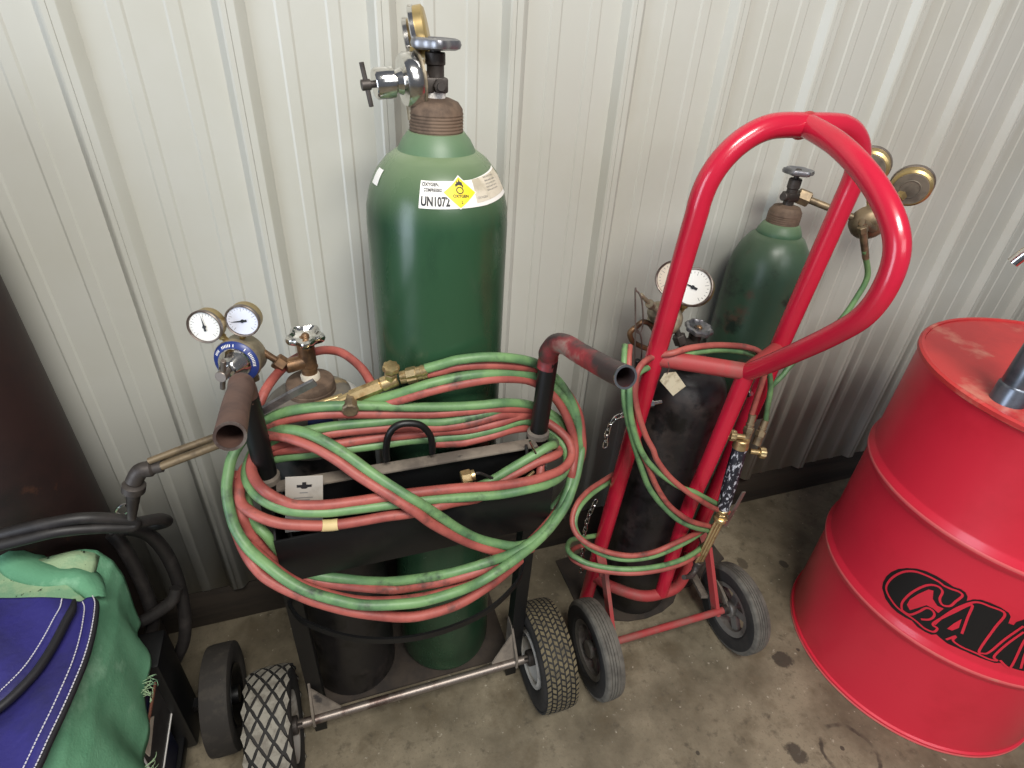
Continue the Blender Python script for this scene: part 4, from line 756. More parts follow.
def chain(mb, pts, ln=0.020, rad=0.0052, wr=0.0014):
    p = smooth_path(pts, 10); d = [0]
    for a, b in zip(p, p[1:]): d.append(d[-1] + (b - a).length)
    n = max(2, int(d[-1] / (ln * 0.72)))
    for i in range(n):
        s = d[-1] * (i + 0.5) / n; k = max(j for j in range(len(d)) if d[j] <= s); k = min(k, len(p) - 2)
        c = p[k] + (p[k + 1] - p[k]) * ((s - d[k]) / max(1e-6, d[k + 1] - d[k])); t = (p[k + 1] - p[k]).normalized(); u, v, w = basis(t)
        sd = u if i % 2 else v; h = ln / 2 - rad
        loop = [c + t * h + (sd * math.cos(a) + t * math.sin(a)) * rad for a in [PI * q / 6 for q in range(7)]] + [c - t * h - (sd * math.cos(a) + t * math.sin(a)) * rad for a in [PI * q / 6 for q in range(7)]]
        mb.tube(loop, wr, 6, closed=True)
mb = MB(); chain(mb, [(0.8740, -0.3000, 0.7500), (0.8510, -0.3050, 0.7510), (0.8340, -0.3100, 0.7420), (0.8290, -0.3100, 0.7170), (0.8300, -0.3100, 0.6790)])
put(obj('chain', mb, 'chrome', origin=(0.8510, -0.3000, 0.7390)), 'short loose steel chain end hanging from the left leg of the red cart', 'chain')
mb = MB(); chain(mb, [(0.8750, -0.2450, 0.4500), (0.8580, -0.2500, 0.3980), (0.8560, -0.2500, 0.3370), (0.8640, -0.2450, 0.2490), (0.8730, -0.2400, 0.1760)])
put(obj('chain', mb, 'chrome', origin=(0.8580, -0.2500, 0.3980)), 'bright steel chain behind the lower hose loops of the red cart', 'chain')

# ---------------------------------------------------------------- green cylinder on the red cart
GX, GY = 1.302, -0.118
def build_green_cylinder():
    t = thing('oxygen_cylinder', 'worn dark green oxygen cylinder standing at the back of the red cart', 'gas cylinder', (GX, GY, 0.007))
    prof = [(0.0, 0.012), (0.05, 0.012), (0.075, 0.007), (0.085, 0.009), (0.0895, 0.02), (0.0895, 0.5), (0.0895, 0.94), (0.0880, 0.97), (0.084, 0.995), (0.074, 1.022), (0.060, 1.043), (0.045, 1.055)]
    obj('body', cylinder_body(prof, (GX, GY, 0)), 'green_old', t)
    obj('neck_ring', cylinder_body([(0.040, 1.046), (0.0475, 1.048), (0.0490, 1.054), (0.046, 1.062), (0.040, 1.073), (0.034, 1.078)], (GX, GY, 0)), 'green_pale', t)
    obj('threaded_neck', cylinder_body([(0.032, 1.072)] + thread_prof(0.0355, 1.076, 1.098, 5) + [(0.0345, 1.102), (0.028, 1.112), (0.014, 1.116), (0.0, 1.116)], (GX, GY, 0)), 'rust', t)
    mb = MB(); mb.cyl((GX, GY, 1.112), (GX, GY, 1.152), 0.0115, n=18, bev=0.001); mb.box((GX, GY, 1.134), (0.030, 0.026, 0.018), 0.003); mb.cyl((GX, GY, 1.150), (GX, GY, 1.172), 0.0135, n=18, bev=0.002); mb.cyl((GX, GY, 1.17), (GX, GY, 1.186), 0.006, n=12)
    mb.cyl((GX - 0.012, GY - 0.005, 1.135), (GX - 0.030, GY - 0.010, 1.137), 0.0085, n=14, bev=0.001); mb.cyl((GX + 0.010, GY + 0.002, 1.135), (GX + 0.024, GY + 0.004, 1.135), 0.0105, n=14)
    obj('valve', mb, 'dark_bronze', t)
    handwheel(t, (GX, GY, 1.180), (0.02, 0, 1), 0.031, 0.0125, 'alu', 6, 0.08, hub='dark_bronze')
    r = thing('pressure_regulator', 'regulator behind the red handle loop with both gauge backs facing the room', 'regulator', (1.4460, -0.2100, 1.1080))
    c = V((1.4500, -0.2050, 1.1000)); d = Vector((0.35, 0.86, 0.36)).normalized()
    mb = MB(); mb.lathe([(0.0, -0.030), (0.020, -0.030), (0.025, -0.026), (0.034, -0.020), (0.038, -0.011), (0.038, 0.006), (0.032, 0.012), (0.012, 0.034), (0.0, 0.034)], c, d, 36); obj('body', mb, 'brass_dull', r)
    mb = MB(); a = V((GX + 0.022, GY + 0.004, 1.135)); b = c - d * 0.010; k = (b - a).normalized(); mb.hexn(a, a + k * 0.028, 0.0170); mb.cyl(a + k * 0.026, b, 0.0075); obj('inlet_stem', mb, 'brass_dull', r)
    gauge(r, V((1.5870, -0.1650, 1.1650)), (0.74, 0.60, 0.22), 0.0425, 0.028, 'gold', 'dial', 70, c - d * 0.006 + Vector((0.02, 0, 0.012)), back=True)
    gauge(r, V((1.4400, -0.1650, 1.2060)), (0.74, 0.60, 0.20), 0.041, 0.028, 'gold', 'dial', 120, c - d * 0.006 + Vector((-0.004, 0, 0.02)), back=True)
    mb = MB(); p0 = V((1.3840, -0.2450, 1.1130)); p1 = V((1.4100, -0.2450, 1.0730)); k = (p1 - p0).normalized(); mb.tube([c - d * 0.028, c - d * 0.034 + Vector((0, 0, 0.004)), p0, p0 + k * 0.012], 0.008, 12); mb.hexn(p0 + k * 0.010, p0 + k * 0.026, 0.0105); mb.cyl(p0 + k * 0.024, V((1.4410, -0.2420, 1.0300)), 0.0080, 0.0070); obj('outlet', mb, 'brass_dull', r)
    mb = MB(); mb.box(c - d * 0.028 + Vector((0.016, 0, 0.006)), (0.034, 0.012, 0.014), 0.002); obj('relief_valve', mb, 'brass_dull', r)
build_green_cylinder()

# ---------------------------------------------------------------- black cylinder on the red cart
BX, BY = 1.068, -0.212
def build_black_cylinder():
    t = thing('acetylene_cylinder', 'scuffed black acetylene cylinder standing at the front of the red cart', 'gas cylinder', (BX, BY, 0.007))
    prof = [(0.0, 0.012), (0.07, 0.012), (0.085, 0.007), (0.095, 0.009), (0.1005, 0.02), (0.1005, 0.4)] + arc_prof(0.1005, 0.725, 0.036, 0.800, 9)
    obj('body', cylinder_body(prof, (BX, BY, 0)), 'black_cyl', t)
    obj('collar', cylinder_body([(0.033, 0.795), (0.038, 0.797), (0.038, 0.815), (0.034, 0.82), (0.015, 0.822), (0, 0.822)], (BX, BY, 0)), 'dark_bronze', t)
    mb = MB(); mb.cyl((BX, BY, 0.818), (BX, BY, 0.872), 0.014, n=18, bev=0.001); mb.cyl((BX, BY, 0.87), (BX, BY, 0.888), 0.007); mb.cyl((BX, BY, 0.848), (BX - 0.034, BY - 0.004, 0.852), 0.0125, n=16, bev=0.001); obj('valve', mb, 'dark_bronze', t)
    handwheel(t, (BX + 0.004, BY, 0.878), (0.06, -0.16, 1), 0.031, 0.013, 'alu', 8, 0.06, hub='bronze')
    r = thing('pressure_regulator', 'dusty regulator with two large yellowed gauges beside the left leg of the red cart', 'regulator', (0.9460, -0.2200, 0.9390))
    c = V((0.9820, -0.2050, 0.9150)); d = (V((0.8770, -0.2620, 1.0020)) - c).normalized()
    mb = MB(); mb.lathe([(0.012, -0.026), (0.030, -0.024), (0.036, -0.016), (0.037, -0.002), (0.033, 0.004), (0.024, 0.010), (0.021, 0.048), (0.015, 0.056), (0.0, 0.056)], c, d, 36); obj('body', mb, 'dusty_brass', r)
    t_screw(r, c + d * 0.054, c + d * 0.088, V((0.9250, -0.2600, 0.9610)) - V((0.8500, -0.2600, 1.0280)), 0.074, 0.0060, 'dusty_brass')
    mb = MB(); a = V((BX - 0.034, BY - 0.004, 0.852)); b = c - d * 0.012 + Vector((0.024, 0, -0.012)); k = (b - a).normalized(); mb.hexn(a, a + k * 0.022, 0.0145); mb.cyl(a + k * 0.02, b, 0.0068); obj('inlet_stem', mb, 'dark_bronze', r)
    gauge(r, V((1.0200, -0.2250, 0.9900)), (-0.80, -0.55, 0.46), 0.039, 0.030, 'gold', 'dial', 170, c - d * 0.014 + Vector((0.03, 0, 0.016)))
    gauge(r, V((1.0000, -0.1850, 0.9930)), (-0.62, -0.72, 0.36), 0.037, 0.026, 'gold', 'dial_old', 60, c - d * 0.014 + Vector((0.004, 0.006, 0.03)))
    mb = MB(); mb.tube(smooth_path([c - d * 0.02 + Vector((-0.004, 0, -0.03)), V((0.9310, -0.2150, 0.9160)), V((0.9120, -0.2150, 0.9060)), V((0.9000, -0.2150, 0.8940)), V((0.9090, -0.2150, 0.8740)), V((0.9310, -0.2150, 0.8590)), V((0.9580, -0.2150, 0.8460))], 5), 0.0058, 12); obj('outlet_elbow', mb, 'bronze', r)
    # paper tag
    t2 = thing('paper_tag', 'small soiled paper tag hanging under the crossbar of the red cart', 'tag', (0.9350, -0.3300, 0.8630))
    q = [V((0.9170, -0.3350, 0.8660)), V((0.9420, -0.3350, 0.8650)), V((0.9790, -0.3300, 0.8230)), V((0.9540, -0.3300, 0.8030)), V((0.9120, -0.3320, 0.8470))]
    mb = MB(); mb.prism(q, (0, 0.0008, 0)); obj('card', mb, 'tag', t2)
    mb = MB(); mb.tube(smooth_path([q[0] + Vector((0.005, -0.001, -0.002)), V((0.9160, -0.3450, 0.8840)), V((0.9070, -0.3490, 0.9010))], 4), 0.0008, 6); obj('tie_wire', mb, 'steel', t2)
build_black_cylinder()

def build_striker():
    t = thing('flint_striker', 'wire flint striker hanging from the regulator screw of the red cart', 'striker', (0.8650, -0.2500, 0.9870))
    mb = MB(); mb.tube(smooth_path([(0.8700, -0.2520, 1.0040), (0.8780, -0.2520, 0.9660), (0.8910, -0.2520, 0.8980), (0.8990, -0.2520, 0.8500), (0.9060, -0.2520, 0.8200)], 4), 0.0017, 8)
    mb.tube(smooth_path([(0.8720, -0.2500, 1.0070), (0.8860, -0.2500, 0.9920), (0.8990, -0.2500, 0.9520), (0.9030, -0.2500, 0.9230), (0.8960, -0.2500, 0.9120), (0.8890, -0.2500, 0.9220), (0.9010, -0.2500, 0.9090), (0.9110, -0.2500, 0.8800), (0.9200, -0.2500, 0.8170)], 5), 0.0017, 8)
    mb.tube(smooth_path([(0.8700, -0.2520, 1.0040), (0.8690, -0.2520, 1.0130), (0.8720, -0.2500, 1.0070)], 4), 0.0017, 8); obj('wire_frame', mb, 'steel', t)
    mb = MB(); mb.cyl((0.9060, -0.2510, 0.8490), (0.9150, -0.2510, 0.8080), 0.0062, 0.0068, 16, 0.001); obj('flint_cup', mb, 'black', t)
build_striker()

# ---------------------------------------------------------------- hoses and torch on the red cart
def build_red_cart_hose():
    t = thing('twin_hose', 'thin red and green twin hose looped over the red cart crossbar', 'hose', (1.06, -0.39, 0.55))
    Rr = [
     [(1.1610, -0.3450, 0.7260), (1.1650, -0.3400, 0.7700), (1.1690, -0.3350, 0.8070), (1.1700, -0.3300, 0.8440), (1.1470, -0.3250, 0.8760), (1.1220, -0.3200, 0.8880), (1.0920, -0.3150, 0.8940), (1.0330, -0.3150, 0.9030), (0.9730, -0.3200, 0.9070), (0.9300, -0.3250, 0.9040), (0.9040, -0.3100, 0.8920), (0.8760, -0.3180, 0.8870), (0.8580, -0.3300, 0.8760), (0.8550, -0.3350, 0.8550), (0.8570, -0.3400, 0.8230), (0.8720, -0.3450, 0.7780), (0.8960, -0.3500, 0.7260), (0.9130, -0.3600, 0.6960), (0.9260, -0.3650, 0.6680), (0.9590, -0.3750, 0.6240), (1.0040, -0.3850, 0.5810), (1.0540, -0.3900, 0.5400), (1.1110, -0.3780, 0.4900), (1.1620, -0.3580, 0.4470), (1.2100, -0.3380, 0.4070)],
     [(0.8760, -0.2600, 0.8900), (0.8600, -0.2900, 0.8770), (0.8520, -0.3200, 0.8390), (0.8670, -0.3350, 0.7620), (0.8910, -0.3450, 0.6940), (0.9200, -0.3550, 0.6360), (0.9480, -0.3600, 0.5810), (0.9840, -0.3720, 0.5280), (1.0280, -0.3850, 0.4880), (1.0650, -0.3850, 0.4610), (1.1190, -0.3720, 0.4220), (1.1740, -0.3500, 0.3750)],
     [(0.9230, -0.2350, 0.5190), (0.8760, -0.2500, 0.5140), (0.8320, -0.2700, 0.5140), (0.7940, -0.2950, 0.5070), (0.7760, -0.3150, 0.4870), (0.7740, -0.3350, 0.4700), (0.7870, -0.3550, 0.4550), (0.8170, -0.3750, 0.4400), (0.8570, -0.3900, 0.4260), (0.8990, -0.4000, 0.4180), (0.9530, -0.4020, 0.4150), (1.0020, -0.3980, 0.4210), (1.0520, -0.3880, 0.4200), (1.0940, -0.3700, 0.4020), (1.1430, -0.3480, 0.3860)],
     [(0.8640, -0.2500, 0.2980), (0.8210, -0.2750, 0.3280), (0.7960, -0.3000, 0.3490), (0.7870, -0.3250, 0.3590), (0.7960, -0.3500, 0.3660), (0.8150, -0.3700, 0.3660), (0.8680, -0.3900, 0.3580), (0.9210, -0.4050, 0.3560), (0.9830, -0.4100, 0.3530), (1.0430, -0.4050, 0.3490), (1.1020, -0.3850, 0.3370), (1.1400, -0.3650, 0.3250), (1.1790, -0.3450, 0.3200)],
    ]
    Gr = [
     [(1.2210, -0.3350, 0.6880), (1.2150, -0.3300, 0.7360), (1.2110, -0.3250, 0.7760), (1.1940, -0.3220, 0.8180), (1.1640, -0.3180, 0.8530), (1.1190, -0.3140, 0.8740), (1.0600, -0.3120, 0.8870), (0.9980, -0.3160, 0.8920), (0.9530, -0.3200, 0.8890), (0.9270, -0.3000, 0.8670), (0.8740, -0.3150, 0.8630), (0.8490, -0.3300, 0.8460), (0.8470, -0.3380, 0.8190), (0.8560, -0.3440, 0.7730), (0.8770, -0.3500, 0.7170), (0.9040, -0.3570, 0.6690), (0.9330, -0.3650, 0.6360), (0.9670, -0.3740, 0.6070), (0.9990, -0.3800, 0.5840), (1.0320, -0.3840, 0.5670), (1.0770, -0.3780, 0.5310), (1.1380, -0.3580, 0.4770), (1.1980, -0.3380, 0.4240)],
     [(0.8640, -0.2600, 0.8940), (0.8500, -0.2900, 0.8740), (0.8420, -0.3200, 0.8290), (0.8490, -0.3300, 0.7860), (0.8670, -0.3380, 0.7310), (0.8920, -0.3450, 0.6670), (0.9230, -0.3550, 0.5940), (0.9490, -0.3620, 0.5530), (0.9720, -0.3680, 0.5240), (1.0110, -0.3800, 0.4840), (1.0600, -0.3850, 0.4490), (1.1170, -0.3720, 0.4080), (1.1760, -0.3500, 0.3600)],
     [(0.9280, -0.2350, 0.5010), (0.8830, -0.2500, 0.4990), (0.8400, -0.2700, 0.4980), (0.8030, -0.2950, 0.4950), (0.7840, -0.3150, 0.4780), (0.7840, -0.3320, 0.4570), (0.7980, -0.3520, 0.4360), (0.8230, -0.3720, 0.4220), (0.8610, -0.3870, 0.4070), (0.9040, -0.3970, 0.4000), (0.9590, -0.3990, 0.3960), (1.0140, -0.3900, 0.3930), (1.0660, -0.3780, 0.3910), (1.1140, -0.3580, 0.3800), (1.1450, -0.3450, 0.3750)],
     [(0.9130, -0.2350, 0.3040), (0.8720, -0.2450, 0.3200), (0.8310, -0.2600, 0.3430), (0.8010, -0.2800, 0.3650), (0.7820, -0.3050, 0.3770), (0.7790, -0.3250, 0.3800), (0.7880, -0.3450, 0.3820), (0.8130, -0.3650, 0.3760), (0.8680, -0.3870, 0.3680), (0.9210, -0.4020, 0.3670), (0.9830, -0.4070, 0.3640), (1.0420, -0.4020, 0.3600), (1.1000, -0.3830, 0.3500), (1.1370, -0.3630, 0.3380), (1.1740, -0.3450, 0.3370)],
     [(1.4250, -0.2440, 1.0500), (1.4410, -0.2420, 1.0300), (1.4670, -0.2400, 0.9950), (1.4730, -0.2400, 0.9690), (1.4660, -0.2400, 0.9350), (1.4530, -0.2400, 0.8950), (1.4230, -0.2400, 0.8440), (1.3670, -0.2450, 0.8050), (1.3310, -0.2500, 0.7740), (1.3120, -0.2550, 0.7520), (1.2960, -0.2550, 0.7320), (1.2900, -0.2500, 0.7120)],
    ]
    hose(t, 'red_hose', 'hose_red', Rr, 0.0062); hose(t, 'green_hose', 'hose_green', Gr, 0.0062)
build_red_cart_hose()

def build_hand_torch():
    t = thing('welding_torch', 'torch with white-flecked black grip hanging beside the red cart', 'torch', (1.1380, -0.3650, 0.5610))
    top = V((1.1390, -0.3650, 0.6590)); bot = V((1.1430, -0.3750, 0.4760)); d = (bot - top).normalized()
    mb = MB(); mb.lathe([(0.0, 0), (0.014, 0.0), (0.0155, 0.004), (0.0165, 0.05), (0.0165, 0.10), (0.0145, (bot - top).length)], top, d, 28); obj('grip', mb, 'wrap_speckle', t)
    mb = MB(); mb.cyl(top - d * 0.022, top + d * 0.002, 0.0165, 0.0175, 20, 0.002); obj('rear_body', mb, 'brass', t)
    for a, b in (((1.1530, -0.3600, 0.6830), (1.1600, -0.3500, 0.7240)), ((1.2010, -0.3500, 0.6550), (1.2130, -0.3400, 0.6910))):
        a = V(a); b = V(b); k = (b - a).normalized(); mb = MB(); mb.cyl(a - k * 0.012, a + k * 0.012, 0.0095, n=16); mb.hexn(a + k * 0.008, a + k * 0.022, 0.0115); mb.cyl(a + k * 0.02, b + k * 0.008, 0.0078, n=14); mb.lathe([(0.0078, 0.026), (0.009, 0.027), (0.009, 0.030), (0.0078, 0.031)], a, k, 14); obj('hose_nut', mb, 'brass_dull', t)
    for c, ax in (((1.1860, -0.3720, 0.6400), (0.9, -0.35, -0.05)), ((1.1230, -0.3620, 0.6910), (-0.8, 0.3, 0.1))):
        u, v, w = basis(ax); mb = MB(); mb.cyl(V(c) - w * 0.016, V(c) + w * 0.006, 0.006, n=12); mb.lathe([(0.005, 0.004), (0.0115, 0.005), (0.0125, 0.009), (0.0125, 0.017), (0.010, 0.019), (0, 0.019)], c, w, 28, lambda q, h: 1 + 0.07 * math.cos(8 * q)); obj('valve_knob', mb, 'brass', t)
    mb = MB(); b2 = bot - d * 0.003; mb.cyl(b2, b2 + d * 0.016, 0.0155, 0.013, 20, 0.002); mb.hexn(b2 + d * 0.016, b2 + d * 0.030, 0.0125); mb.cyl(b2 + d * 0.028, b2 + d * 0.040, 0.016, n=18, bev=0.002); obj('front_body', mb, 'brass', t)
    s = b2 + d * 0.038; e = V((1.1160, -0.3850, 0.3060)); k = (e - s).normalized(); sd = k.cross(Vector((0, 1, 0))).normalized(); mb = MB()
    for o in (-0.0105, 0.0, 0.0105): mb.tube([s + sd * o, s + sd * o * 0.95 + k * (e - s).length * 0.5, e + sd * o * 0.85], 0.0042, 10)
    obj('gas_tubes', mb, 'brass', t)
    mb = MB(); mb.cyl(e - k * 0.003, e + k * 0.010, 0.0125, n=16, bev=0.002); p = e + k * 0.008; mb.tube(smooth_path([p, p + k * 0.014 + Vector((-0.004, -0.004, 0)), p + k * 0.020 + Vector((-0.022, -0.012, 0)), p + k * 0.016 + Vector((-0.05, -0.02, 0.01))], 5), [0.010] * 6 + [0.008] * 5 + [0.006] * 5, 14); obj('head', mb, 'dark_bronze', t)
    mb = MB(); mb.bar((1.1650, -0.3950, 0.5440), (1.1560, -0.3950, 0.4890), 0.010, 0.003, (0, 1, 0.3)); mb.bar((1.1560, -0.3950, 0.4890), (1.1540, -0.3880, 0.4280), 0.010, 0.003, (0, 1, 0.3)); obj('lever', mb, 'steel', t)
build_hand_torch()

# ---------------------------------------------------------------- red drum
DX, DY, DR, DH = 1.743, -0.593, 0.2950, 0.878
def drum_pt(t, z, off=0.0): return (DX + (DR + off) * math.cos(t), DY + (DR + off) * math.sin(t), z)
def build_drum():
    t = thing('oil_drum', 'red steel oil drum with black outlined lettering and two raised ribs', 'drum', (DX, DY, 0))
    def hoop(z): return [(DR, z - 0.024), (DR + 0.001, z - 0.018), (DR + 0.0075, z - 0.008), (DR + 0.0085, z), (DR + 0.0075, z + 0.008), (DR + 0.001, z + 0.018), (DR, z + 0.024)]
    prof = [(0.0, 0.014), (DR - 0.008, 0.014), (DR - 0.006, 0.002), (DR + 0.001, 0.0), (DR + 0.0055, 0.003), (DR + 0.0055, 0.013), (DR + 0.001, 0.017), (DR, 0.030)] + hoop(0.305) + [(DR, 0.4), (DR, 0.5)] + hoop(0.598) + [(DR, 0.75), (DR, DH - 0.022), (DR + 0.001, DH - 0.016)]
    obj('body', cylinder_body(prof, (DX, DY, 0), 128), 'red_drum', t)
    mb = MB(); mb.lathe([(DR + 0.0005, DH - 0.017), (DR + 0.006, DH - 0.013), (DR + 0.0065, DH - 0.004), (DR + 0.002, DH), (DR - 0.004, DH - 0.001), (DR - 0.006, DH - 0.018)], (DX, DY, 0), (0, 0, 1), 128, ring=True)
    obj('chime', mb, 'red_lid', t, label='rolled top rim')
    mb = MB(); mb.lathe([(DR + 0.0050, 0.0006), (DR + 0.0064, 0.0018), (DR + 0.0064, 0.0060), (DR + 0.0050, 0.0075)], (DX, DY, 0), (0, 0, 1), 128, ring=True); obj('bottom_rim', mb, 'red_scuff', t, label='chipped pale bottom rim')
    mb = MB(); mb.lathe([(DR - 0.005, DH - 0.004), (DR - 0.008, DH - 0.016), (DR - 0.016, DH - 0.019), (DR - 0.05, DH - 0.0165), (DR - 0.06, DH - 0.019), (0.12, DH - 0.017), (0.0, DH - 0.016)], (DX, DY, 0), (0, 0, 1), 128)
    obj('lid', mb, 'red_lid', t)
    for z in (0.305, 0.598):
        mb = MB(); mb.lathe([(DR + 0.0060, z - 0.0085), (DR + 0.0088, z - 0.002), (DR + 0.0088, z + 0.003), (DR + 0.0060, z + 0.0088)], (DX, DY, 0), (0, 0, 1), 128, ring=True); obj('rib_crest', mb, 'red_scuff', t, label='scuffed paler crest of the rib')
    # lettering: black outline shape with red inner lines and counters
    def patch(loop, off, name, mat, par):
        b = bmesh.new(); vs = [b.verts.new((p[0] * DR, p[1], 0)) for p in loop]
        for k in range(len(vs)): b.edges.new((vs[k], vs[(k + 1) % len(vs)]))
        bmesh.ops.triangle_fill(b, use_beauty=True, edges=b.edges[:])
        bmesh.ops.subdivide_edges(b, edges=[e for e in b.edges if abs(e.verts[0].co.x - e.verts[1].co.x) > 0.012], cuts=3, use_grid_fill=True)
        bmesh.ops.triangulate(b, faces=b.faces[:])
        for v in b.verts: q = drum_pt(v.co.x / DR, v.co.y, off); v.co = Vector(q)
        m = MB(); m.bm.free(); m.bm = b
        return obj(name, m, mat, par, sharp=80)
    out = [(-3.0898, 0.3679), (-3.1057, 0.3832), (-3.1082, 0.4031), (-3.0963, 0.4224), (-3.0691, 0.4420), (-3.0261, 0.4600), (-2.9747, 0.4753), (-2.9185, 0.4849), (-2.8585, 0.4896), (-2.7957, 0.4904), (-2.7445, 0.4890), (-2.7089, 0.4934), (-2.6767, 0.4915), (-2.6544, 0.4841), (-2.6443, 0.4730), (-2.6215, 0.4853), (-2.5877, 0.4934), (-2.5363, 0.4964), (-2.4808, 0.4960), (-2.4299, 0.4911), (-2.4076, 0.4835), (-2.3936, 0.4654), (-2.3639, 0.4655), (-2.3641, 0.4764), (-2.3407, 0.4896), (-2.2836, 0.4879), (-2.2203, 0.4828), (-2.1494, 0.4674), (-2.0310, 0.4473), (-1.8516, 0.4071), (-1.7331, 0.3461), (-1.6459, 0.2776), (-1.7596, 0.2874), (-1.9191, 0.3198), (-2.0179, 0.3365), (-2.1021, 0.3483), (-2.1503, 0.3477), (-2.2067, 0.3488), (-2.2585, 0.3553), (-2.2948, 0.3479), (-2.3522, 0.3467), (-2.4114, 0.3467), (-2.4711, 0.3467), (-2.5300, 0.3457), (-2.5829, 0.3441), (-2.6327, 0.3485), (-2.6625, 0.3518), (-2.6830, 0.3435), (-2.7250, 0.3408), (-2.7722, 0.3410), (-2.8221, 0.3471), (-2.8666, 0.3432), (-2.9224, 0.3407), (-2.9718, 0.3425), (-3.0323, 0.3501)]
    lt = patch(out, 0.0006, 'lettering', 'decal', t); lt['label'] = 'black outlined block lettering'
    for loop in ([(-2.9009, 0.3771), (-2.9046, 0.3946), (-2.8808, 0.4220), (-2.8500, 0.4477), (-2.8229, 0.4527), (-2.7992, 0.4326), (-2.7562, 0.4232), (-2.7178, 0.4255), (-2.7276, 0.4075), (-2.7639, 0.4106), (-2.8069, 0.4085), (-2.8346, 0.3900), (-2.8678, 0.3692)],
                 [(-2.6353, 0.3818), (-2.6238, 0.4040), (-2.6056, 0.4251), (-2.5871, 0.3993), (-2.6071, 0.3835)]):
        patch(loop, 0.0010, 'letter_counter', 'red_drum', lt)
    lines = [[(-2.7940, 0.4788), (-2.8324, 0.4807), (-2.9056, 0.4763), (-2.9752, 0.4661), (-3.0330, 0.4445), (-3.0699, 0.4113), (-3.0717, 0.3816), (-3.0361, 0.3665), (-2.9584, 0.3547), (-2.8952, 0.3529), (-2.8322, 0.3542), (-2.7891, 0.3530), (-2.7372, 0.3496), (-2.6851, 0.3543), (-2.6798, 0.3689), (-2.7121, 0.3709), (-2.7067, 0.3881), (-2.6618, 0.4310), (-2.6117, 0.4720), (-2.5853, 0.4357), (-2.5538, 0.3884)],
             [(-2.9068, 0.3558), (-2.9313, 0.3746), (-2.9184, 0.4137), (-2.8727, 0.4540), (-2.8215, 0.4687), (-2.7800, 0.4639), (-2.7677, 0.4429), (-2.7361, 0.4331), (-2.6997, 0.4406), (-2.6900, 0.4594), (-2.6803, 0.4809), (-2.7096, 0.4856), (-2.7466, 0.4820), (-2.7940, 0.4788)],
             [(-2.9068, 0.3558), (-2.8530, 0.3589), (-2.8207, 0.3802), (-2.7977, 0.4020), (-2.7600, 0.4050), (-2.7364, 0.3956), (-2.7452, 0.3788), (-2.7844, 0.3661)],
             [(-2.7064, 0.3742), (-2.6950, 0.4023), (-2.6601, 0.4468), (-2.6048, 0.4817), (-2.5297, 0.4880), (-2.4439, 0.4859), (-2.4353, 0.4425), (-2.4183, 0.3679), (-2.3892, 0.3623), (-2.3659, 0.3736), (-2.3490, 0.4224), (-2.3199, 0.4727)],
             [(-2.6012, 0.3528), (-2.5708, 0.3749), (-2.5683, 0.3601), (-2.5064, 0.3547), (-2.4243, 0.3556), (-2.3386, 0.3535), (-2.2973, 0.3575), (-2.3285, 0.3665), (-2.3210, 0.4114), (-2.2958, 0.4579)],
             [(-2.2855, 0.3614), (-2.2244, 0.3486), (-2.2063, 0.3562), (-2.2586, 0.4371), (-2.2476, 0.4654)], [(-2.1491, 0.3544), (-2.2073, 0.4122), (-2.2222, 0.4566), (-2.1683, 0.4583), (-2.1025, 0.4403), (-2.0516, 0.3769), (-2.0293, 0.3429)]]
    mb = MB()
    for l in lines:
        p = smooth_path([(a * DR, z, 0) for a, z in l], 5); rows = []
        for i, q in enumerate(p):
            dd = (p[min(i + 1, len(p) - 1)] - p[max(i - 1, 0)]).normalized(); n = Vector((-dd.y, dd.x, 0)) * 0.0023
            rows.append([drum_pt((q + n * s).x / DR, (q + n * s).y, 0.0013) for s in (-1, 0, 1)])
        mb.rings(rows, wrap=False)
    obj('letter_line', mb, 'red_drum', lt, label='thin red line inside the lettering')
    mb = MB(); mb.lathe([(0.028, 0), (0.030, 0.004), (0.024, 0.009), (0, 0.009)], (DX - 0.05, DY + 0.19, DH - 0.017), (0, 0, 1), 24); obj('bung', mb, 'red_lid', t)
    # pump
    p = thing('drum_pump', 'galvanised barrel pump standing on the red drum with a spout out to the side', 'pump', (1.500, -0.588, DH - 0.018))
    x, y = 1.506, -0.588
    mb = MB(); mb.lathe([(0.0, DH - 0.018), (0.0300, DH - 0.018), (0.0300, DH - 0.012), (0.0285, DH - 0.010), (0.0285, DH + 0.030), (0.0255, DH + 0.034)], (x, y, 0), (0, 0, 1), 32); obj('base_collar', mb, 'zinc', p)
    mb = MB(); mb.lathe([(0.0255, DH + 0.030), (0.0255, DH + 0.16), (0.022, DH + 0.165), (0.022, DH + 0.34), (0, DH + 0.34)], (x, y, 0), (0, 0, 1), 32); obj('barrel', mb, 'zinc', p)
    mb = MB(); mb.pipe(smooth_path([(x, y + 0.018, 1.165), (x + 0.0, y + 0.05, 1.162), (1.515, -0.50, 1.145), (1.5160, -0.4850, 1.1310), (1.5060, -0.4750, 1.1040)], 6), 0.0105, 0.0088, 18); obj('spout', mb, 'chrome', p)
build_drum()

